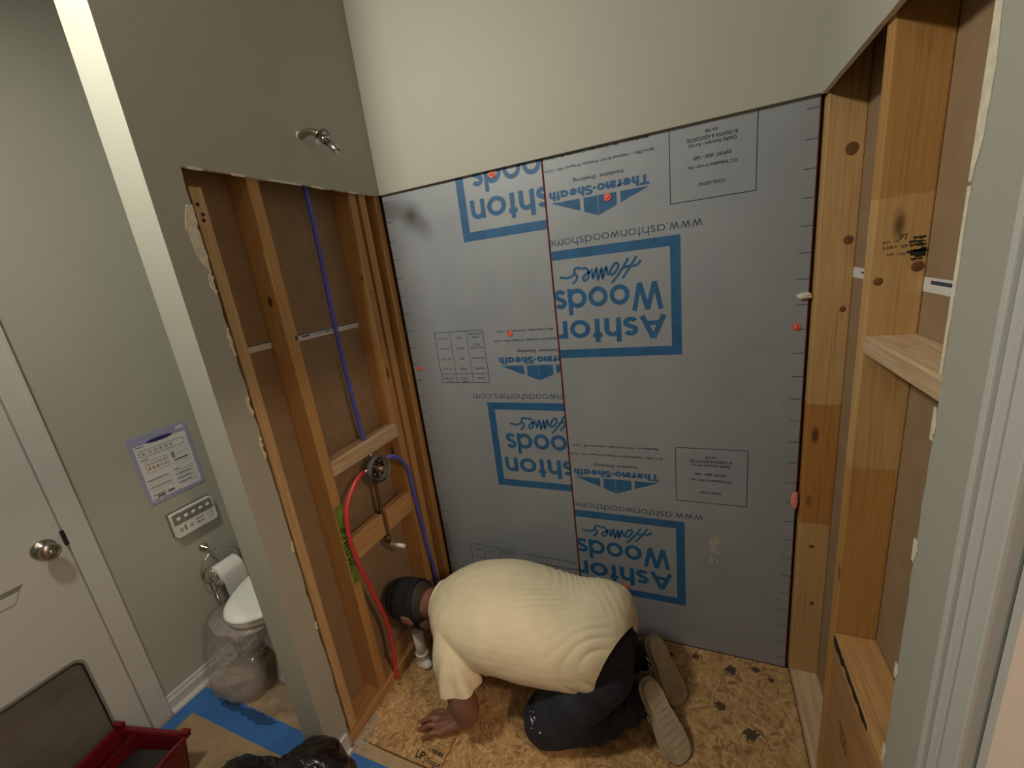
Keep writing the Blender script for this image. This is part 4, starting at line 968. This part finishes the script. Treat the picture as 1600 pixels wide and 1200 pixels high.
bm = bmesh.new(); hexa([CP(.10, .03, .11), CP(.285, .03, .125), CP(.285, .36, .11), CP(.10, .36, .10), CP(.10, .03, .116), CP(.285, .03, .131), CP(.285, .36, .116), CP(.10, .36, .106)]); setparent(obj('panel_sheet', bm, M['crate_fill']), t2)
t = thing('black_bag', 'crumpled black rubbish bag at the bottom edge, against the partition end', 'rubbish bag', (0, -1.05, 0))
def crumple(bm, c, r, seed, n=5):
    g = bmesh.ops.create_icosphere(bm, subdivisions=n, radius=1.0)
    for v in g['verts']:
        p = v.co.copy(); k = 1 + .16 * noise.noise(p * 1.5 + Vector((seed, 0, 0))) + .07 * (1 - abs(noise.noise(p * 2.3 + Vector((0, seed, 0)))) * 2) + .025 * (1 - abs(noise.noise(p * 4.5 + Vector((0, seed, 3)))) * 3)
        q = Vector((p.x * r[0], p.y * r[1], p.z * r[2])) * k + Vector(c); q.z = max(q.z, .003); v.co = q
bm = bmesh.new(); crumple(bm, (.125, -1.03, .15), (.155, .13, .185), 2.3); crumple(bm, (-.12, -1.07, .10), (.17, .10, .13), 7.7); setparent(obj('bag_film', bm, M['black_bag'], smooth=True), t)

# ------------------------------------------------ ceiling lamps of the room (above the frame)
def dome(name, x, y, label, r=.15, z=CEIL):
    t = thing(name, label, 'ceiling light', (x, y, z))
    bm = bmesh.new(); lathe(bm, [(0, 0), (r + .01, 0), (r + .01, .02), (r - .01, .024), (r - .012, .012)], (x, y, z), (0, 0, -1), 40); setparent(obj('lamp_base', bm, M['nickel']), t)
    bm = bmesh.new(); lathe(bm, [(r - .012, .02), (r - .012, .05), (r - .016, .05), (r - .016, .02)], (x, y, z), (0, 0, -1), 40); setparent(obj('lamp_glass', bm, M['glow']), t)
dome('ceiling_lamp', MAIN[0], MAIN[1], 'round ceiling lamp over the bathroom floor'); dome('ceiling_lamp', .85, -2.25, 'round ceiling lamp behind the viewer')

# ------------------------------------------------ the worker
person = thing('person', 'worker kneeling on hands and knees in a cream shirt, dark jeans and black cap', 'person', (.6, -.38, 0))
V = Vector
HC = V((.072, -.385, .318))                       # head centre; crown points to -x, face down
bm = bmesh.new()
ball(bm, HC, (.108, .077, .098), 28); ball(bm, HC + V((.045, 0, -.045)), (.075, .060, .062), 20); ball(bm, HC + V((.085, 0, -.055)), (.035, .035, .035), 14)
ball(bm, HC + V((.02, 0, -.105)), (.024, .014, .022), 12); ball(bm, HC + V((.030, 0, -.112)), (.014, .018, .012), 10)                   # nose
ball(bm, HC + V((-.012, 0, -.088)), (.014, .055, .015), 12); ball(bm, HC + V((.058, 0, -.098)), (.010, .026, .008), 10)                # brow, mouth
for s in (-1, 1):
    ball(bm, HC + V((.004, s * .030, -.092)), (.012, .014, .010), 10)
    ball(bm, HC + V((.022, s * .082, -.012)), (.034, .011, .020), 16); ball(bm, HC + V((.036, s * .080, -.024)), (.016, .009, .012), 12)
    ball(bm, HC + V((.020, s * .087, .004)), (.028, .007, .008), 12)
limb(bm, [HC + V((.05, 0, .012)), V((.20, -.385, .352)), V((.29, -.385, .372))], [.060, .058, .070])
limb(bm, [V((.36, -.385, .365)), V((.50, -.385, .37)), V((.70, -.38, .34)), V((.82, -.37, .33))], [.085, .12, .12, .10])
limb(bm, [V((.38, -.28, .355)), V((.39, -.385, .365)), V((.39, -.51, .36))], [.065, .080, .065])
# left arm (near): planted on the floor
limb(bm, [V((.38, -.54, .38)), V((.415, -.605, .29)), V((.432, -.628, .215)), V((.432, -.618, .14)), V((.408, -.592, .058))], [.060, .052, .050, .050, .033])
# right arm (far): reaching down in front
limb(bm, [V((.37, -.26, .355)), V((.31, -.17, .26)), V((.25, -.14, .17))], [.055, .048, .042]); limb(bm, [V((.25, -.14, .17)), V((.20, -.19, .09)), V((.165, -.23, .045))], [.041, .034, .028])
def hand(bm, wrist, palm, kn, tips, thumb, r=.0102):
    for k in kn:
        limb(bm, [wrist, wrist.lerp(k, .5) + V((0, 0, .004)), k], [.023, .019, .0145], 12)
    ball(bm, palm, (.036, .034, .016), 14)
    for i, (k, tp_) in enumerate(zip(kn, tips)):
        m1 = k.lerp(tp_, .42) + V((0, 0, .010)); m2 = k.lerp(tp_, .75) + V((0, 0, .006))
        limb(bm, [k, m1, m2, tp_], [r * 1.12, r * 1.02, r * .94, r * .78], 12)
    limb(bm, thumb, [.0155, .0125, .0105, .0085], 12)
hand(bm, V((.400, -.590, .036)), V((.345, -.606, .022)), [V((.307, -.580, .029)), V((.297, -.606, .031)), V((.302, -.630, .029)), V((.314, -.650, .024))],
     [V((.238, -.594, .010)), V((.218, -.630, .010)), V((.226, -.658, .010)), V((.258, -.681, .010))], [V((.380, -.572, .026)), V((.345, -.552, .020)), V((.318, -.545, .014)), V((.292, -.548, .011))])
hand(bm, V((.160, -.235, .034)), V((.120, -.265, .022)), [V((.098, -.238, .029)), V((.088, -.258, .031)), V((.090, -.280, .029)), V((.100, -.298, .024))],
     [V((.046, -.222, .012)), V((.034, -.262, .012)), V((.040, -.296, .012)), V((.062, -.322, .012))], [V((.155, -.262, .024)), V((.145, -.292, .020)), V((.130, -.310, .016)), V((.112, -.318, .013))])
body = obj('body', bm, M['skin']); bakemesh(body, .0036, 3, .5)
for v in body.data.vertices: v.co.z = max(v.co.z, .0016)
setparent(body, person)
# hair: cropped ring between cap and neck
bm = bmesh.new(); ball(bm, HC + V((.026, 0, .012)), (.083, .0795, .0935), 26); hair = obj('hair', bm, M['hair'], smooth=True); setparent(hair, person)
# cap worn down over the crown
bm = bmesh.new()
prof = []
for i in range(13):
    a = i / 12 * PI / 2; prof.append((math.sin(a) ** .75, -math.cos(a)))
rings = []
for r_, x_ in prof: rings.append((r_, x_ * .118))
rings += [(1.0, .012), (1.0, .034), (1.02, .035), (1.02, .064), (.985, .066), (.95, .05)]
R_ = []; nn = 44
for r_, dx in rings:
    rr = []
    for k in range(nn):
        a = 2 * PI * k / nn; p = HC + V((-.012 + dx, .084 * r_ * math.cos(a), .008 + .104 * r_ * math.sin(a) + (.0 if dx < 0 else 0)))
        p.x += .016 * math.sin(a) * max(0, dx / .06) * -1
        p += V((0, 1, 0)) * noise.noise(p * 22) * .003; rr.append(bm.verts.new(p))
    R_.append(rr)
for a_, b_ in zip(R_, R_[1:]):
    for k in range(nn): bm.faces.new((a_[k], a_[(k + 1) % nn], b_[(k + 1) % nn], b_[k])).smooth = True
bm.faces.new(R_[0][::-1])
cap = obj('cap', bm, M['cap']); setparent(cap, person)
bm = bmesh.new(); ball(bm, HC + V((-.135, 0, .008)), (.004, .008, .008), 12); b_ = obj('cap_button', bm, M['cap'], smooth=True); setparent(b_, person)

# shirt
def oval_loft(bm, st, n=40, pw=2.3):
    R_ = []
    ST = curve([(s[0], s[1], s[2]) for s in st], 6); HH = curve([(s[3], s[4], 0) for s in st], 6)
    for c, h in zip(ST, HH):
        rr = []
        for k in range(n):
            a = 2 * PI * k / n; ca, sa = math.cos(a), math.sin(a)
            rr.append(bm.verts.new((c.x, c.y + h.x * math.copysign(abs(ca) ** (2 / pw), ca), c.z + h.y * math.copysign(abs(sa) ** (2 / pw), sa))))
        R_.append(rr)
    for a_, b_ in zip(R_, R_[1:]):
        for k in range(n): bm.faces.new((a_[k], a_[(k + 1) % n], b_[(k + 1) % n], b_[k]))
    bm.faces.new(R_[0][::-1]); bm.faces.new(R_[-1])
bm = bmesh.new()
oval_loft(bm, [(.205, -.385, .365, .068, .060), (.235, -.385, .372, .105, .078), (.29, -.388, .382, .165, .100), (.37, -.392, .392, .205, .125), (.50, -.395, .395, .222, .148), (.64, -.392, .388, .215, .158),
               (.78, -.385, .374, .198, .158), (.88, -.375, .378, .190, .164), (.95, -.362, .370, .170, .150), (.985, -.354, .362, .140, .126), (1.005, -.35, .36, .09, .09)])
limb(bm, [V((.37, -.50, .39)), V((.395, -.575, .325)), V((.420, -.610, .235)), V((.428, -.618, .19))], [.092, .081, .074, .074], 24)
limb(bm, [V((.36, -.27, .38)), V((.32, -.19, .31)), V((.28, -.15, .24))], [.090, .082, .076], 24)
shirt = obj('shirt', bm, M['shirt'])
def folds(p, n):
    d = 0.0; w = V((noise.noise(p * 4), noise.noise(p * 4 + V((9, 0, 0))), 0))
    def win(x, a, b, s): return max(0, min(1, (x - a) / s)) * max(0, min(1, (b - x) / s))
    am = .6 + .8 * noise.noise(p * 6 + V((3, 3, 3)))
    f1 = 210 * (p.x + .35 * (p.y + .30) + .10 * w.x); d += .0068 * am * (abs(math.sin(f1 / 2)) ** .8 - .6) * win(p.x, .60, .92, .08) * win(p.y, -.42, -.08, .12)
    f2 = 270 * (p.x * .50 - p.y * .85 + .05 * w.y); d += .0070 * am * (abs(math.sin(f2 / 2)) ** .8 - .6) * win(p.x, .60, .99, .10) * win(p.y, -.62, -.36, .08)
    f3 = 170 * (p.x * .9 + p.y * .5 + .08 * w.x); d += .0055 * am * (abs(math.sin(f3 / 2)) ** .8 - .6) * win(p.x, .86, .99, .05) * win(p.y, -.45, -.2, .08)
    # sleeve folds running down to the hem
    if p.y < -.50 and p.z < .40 and p.x < .53:
        a = math.atan2(p.y + .60, p.x - .415); d += .0080 * math.sin(a * 6 + 10 * (p.z - .3) + 2 * w.x) * max(0, min(1, (.40 - p.z) / .12))
    d += .0045 * noise.noise(p * 7) + .0018 * noise.noise(p * 24)
    return n * d
bakemesh(shirt, .0042, 8, .5, folds)
# cut the sleeve flat and open the hem: keep only cloth above the cuff planes and in front of the waist
bm = bmesh.new(); bm.from_mesh(shirt.data)
reg = [f for f in bm.faces if f.calc_center_median().y < -.49 and f.calc_center_median().x < .56 and f.calc_center_median().z < .285]
geo = list({v for f in reg for v in f.verts}) + list({e for f in reg for e in f.edges}) + reg
bmesh.ops.bisect_plane(bm, geom=geo, plane_co=(.424, -.615, .250), plane_no=(.10, -.22, -.97), clear_outer=True)
bmesh.ops.bisect_plane(bm, geom=bm.verts[:] + bm.edges[:] + bm.faces[:], plane_co=(1.0, -.37, .42), plane_no=(.85, -.35, -.25), clear_outer=True)
bm.to_mesh(shirt.data); bm.free()
cb = bmesh.new(); tube(cb, [V((.218 + .004 * math.sin(a), -.385 + .078 * math.cos(a), .372 + .070 * math.sin(a))) for a in [k * PI / 20 for k in range(41)]], .006, 8, caps=False)
cl = obj('collar', cb, M['shirt'], smooth=True); setparent(cl, person)
setparent(shirt, person)
# jeans
bm = bmesh.new()
oval_loft(bm, [(.74, -.38, .31, .13, .10), (.80, -.378, .32, .16, .12), (.88, -.37, .335, .172, .140), (.945, -.36, .325, .150, .135), (.992, -.352, .30, .105, .100)], 36)
limb(bm, [V((.89, -.450, .29)), V((.80, -.505, .20)), V((.715, -.530, .105))], [.110, .094, .084], 24); limb(bm, [V((.89, -.27, .29)), V((.80, -.225, .20)), V((.715, -.205, .105))], [.115, .098, .085], 24)
limb(bm, [V((.705, -.525, .086)), V((.85, -.470, .080)), V((.945, -.410, .088)), V((.985, -.375, .100))], [.083, .076, .062, .062], 24); limb(bm, [V((.700, -.205, .085)), V((.85, -.185, .082)), V((.975, -.175, .092))], [.082, .074, .058], 24)
def jf(p, n):
    d = .006 * noise.noise(p * 9) + .002 * noise.noise(p * 30)
    if p.x > .82 and p.z < .2: d += .0055 * math.sin(150 * (p.x - .25 * p.z) + 5 * noise.noise(p * 8)) * min(1, (p.x - .82) / .08)
    else: d += .004 * math.sin(70 * (p.x * .5 + p.z * .8 - p.y * .6) + 4 * noise.noise(p * 6))
    q = n * d; return q
jeans = obj('jeans', bm, M['denim']); bakemesh(jeans, .006, 6, .5, jf)
for v in jeans.data.vertices: v.co.z = max(v.co.z, .003)
setparent(jeans, person)
bm = bmesh.new(); random.seed(5)      # dried paint splashes on the near knee
import itertools
jv = [v.co.copy() for v in jeans.data.vertices]; jn = [v.normal.copy() for v in jeans.data.vertices]
def splash(c, n, spread, r0, r1):
    for _ in range(n):
        q = V(c) + V((random.gauss(0, spread), random.gauss(0, spread * .8), random.gauss(0, spread))); i = min(range(len(jv)), key=lambda i: (jv[i] - q).length_squared)
        r = random.uniform(r0, r1); u, w = frame_from(jn[i]); prism(bm, [jv[i] + jn[i] * .0006 + u * r * random.uniform(.5, 1) * math.cos(t) + w * r * random.uniform(.5, 1) * math.sin(t) for t in [k * PI / 4 for k in range(8)]], jn[i] * .0008)
jv = [v for v in jv]; sel = [i for i, v in enumerate(jv) if v.y < -.45 and v.x < .85 and v.z > .08]; jv = [jv[i] for i in sel]; jn = [jn[i] for i in sel]
splash((.685, -.580, .150), 16, .012, .0018, .0045)
o = obj('paint_splashes', bm, M['plaster_white']); o['kind'] = 'stuff'; setparent(o, person); o.parent = jeans; o.location = (0, 0, 0)
# shoes: sole outline in a local frame, toe on the floor, heel raised
def shoe(toe, heel, label=None):
    l = (heel - toe).normalized(); L_ = (heel - toe).length; w = (Rt - l * Rt.dot(l)).normalized(); n_ = w.cross(l).normalized()
    if n_.dot(V((0, -.6, .8))) < 0: n_ = -n_
    mix_ = (n_ * .8 + V((.75, 0, .1)) * .45); n_ = (mix_ - l * mix_.dot(l)).normalized(); w = l.cross(n_).normalized()
    if w.dot(Rt) < 0: w = -w
    t = bpy.data.objects.new('shoe', None); COL.objects.link(t); t.location = (0, 0, 0); t.parent = person; t.matrix_parent_inverse = Matrix.Translation(-V(person.location))
    prof_ = [(0, .012), (.02, .030), (.07, .043), (.16, .049), (.30, .050), (.45, .043), (.62, .036), (.80, .036), (.92, .033), (.975, .022), (1, .008)]
    bm = bmesh.new(); ok = [toe + l * (L_ * a) + w * b for a, b in prof_] + [toe + l * (L_ * a) - w * b * .96 for a, b in prof_[::-1]]
    fs = prism(bm, [p - n_ * .0 for p in ok], -n_ * .022); bmesh.ops.bevel(bm, geom=[e for e in bm.edges], offset=.0035, segments=2, affect='EDGES')
    for k in range(9):     # tread ridges
        a = .12 + .085 * k; c = toe + l * (L_ * a); hw = .034 if a < .5 else .026
        prism(bm, [c - w * hw + n_ * .0002, c + w * hw + n_ * .0002, c + w * hw + l * .006 + n_ * .0002, c - w * hw + l * .006 + n_ * .0002], n_ * .0012)
    for v in bm.verts: v.co.z = max(v.co.z, .0018)
    so = obj('sole', bm, M['sole'], smooth=False); so.parent = t
    bm = bmesh.new(); ok2 = [toe + l * (L_ * (a * 1.02 - .01)) + w * (b + .004) - n_ * .0235 for a, b in prof_] + [toe + l * (L_ * (a * 1.02 - .01)) - w * (b * .96 + .004) - n_ * .0235 for a, b in prof_[::-1]]
    prism(bm, ok2, -n_ * .012); bmesh.ops.bevel(bm, geom=[e for e in bm.edges], offset=.003, segments=2, affect='EDGES')
    for v in bm.verts: v.co.z = max(v.co.z, .0018)
    mdl = obj('midsole', bm, M['sole']); mdl.parent = t
    bm = bmesh.new(); c0 = toe - n_ * .022
    limb(bm, [c0 + l * L_ * .16 - n_ * .012, c0 + l * L_ * .4 - n_ * .020, c0 + l * L_ * .62 - n_ * .030], [.035, .040, .036], 18)
    limb(bm, [c0 + l * L_ * .62 - n_ * .025, c0 + l * L_ * .85 - n_ * .022], [.036, .031], 18); limb(bm, [c0 + l * L_ * .78 - n_ * .02, c0 + l * L_ * .74 - n_ * .075], [.036, .040], 18)
    for v in bm.verts:                      # flatten onto the sole plane
        dd = (v.co - c0).dot(n_)
        if dd > 0: v.co -= n_ * dd
    up = obj('upper', bm, M['shoe'], smooth=True); bakemesh(up, .004, 3); up.parent = t
    for v in up.data.vertices: v.co.z = max(v.co.z, .0016)
    bm = bmesh.new(); g_ = c0 - n_ * .020 - w * .038
    for a in (.52, .66): tube(bm, [g_ + l * L_ * a, g_ + l * L_ * (a + .08) - n_ * .028 + w * .006, g_ + l * L_ * (a + .12) - n_ * .045 + w * .014], .0035, 8)
    for v in bm.verts: v.co.z = max(v.co.z, .0016)
    st_ = obj('side_stripe', bm, M['shoe_white']); st_.parent = t
    return t
shoe(V((1.168, -.463, .006)), V((1.047, -.372, .212))); shoe(V((1.150, -.265, .006)), V((1.050, -.185, .214)))
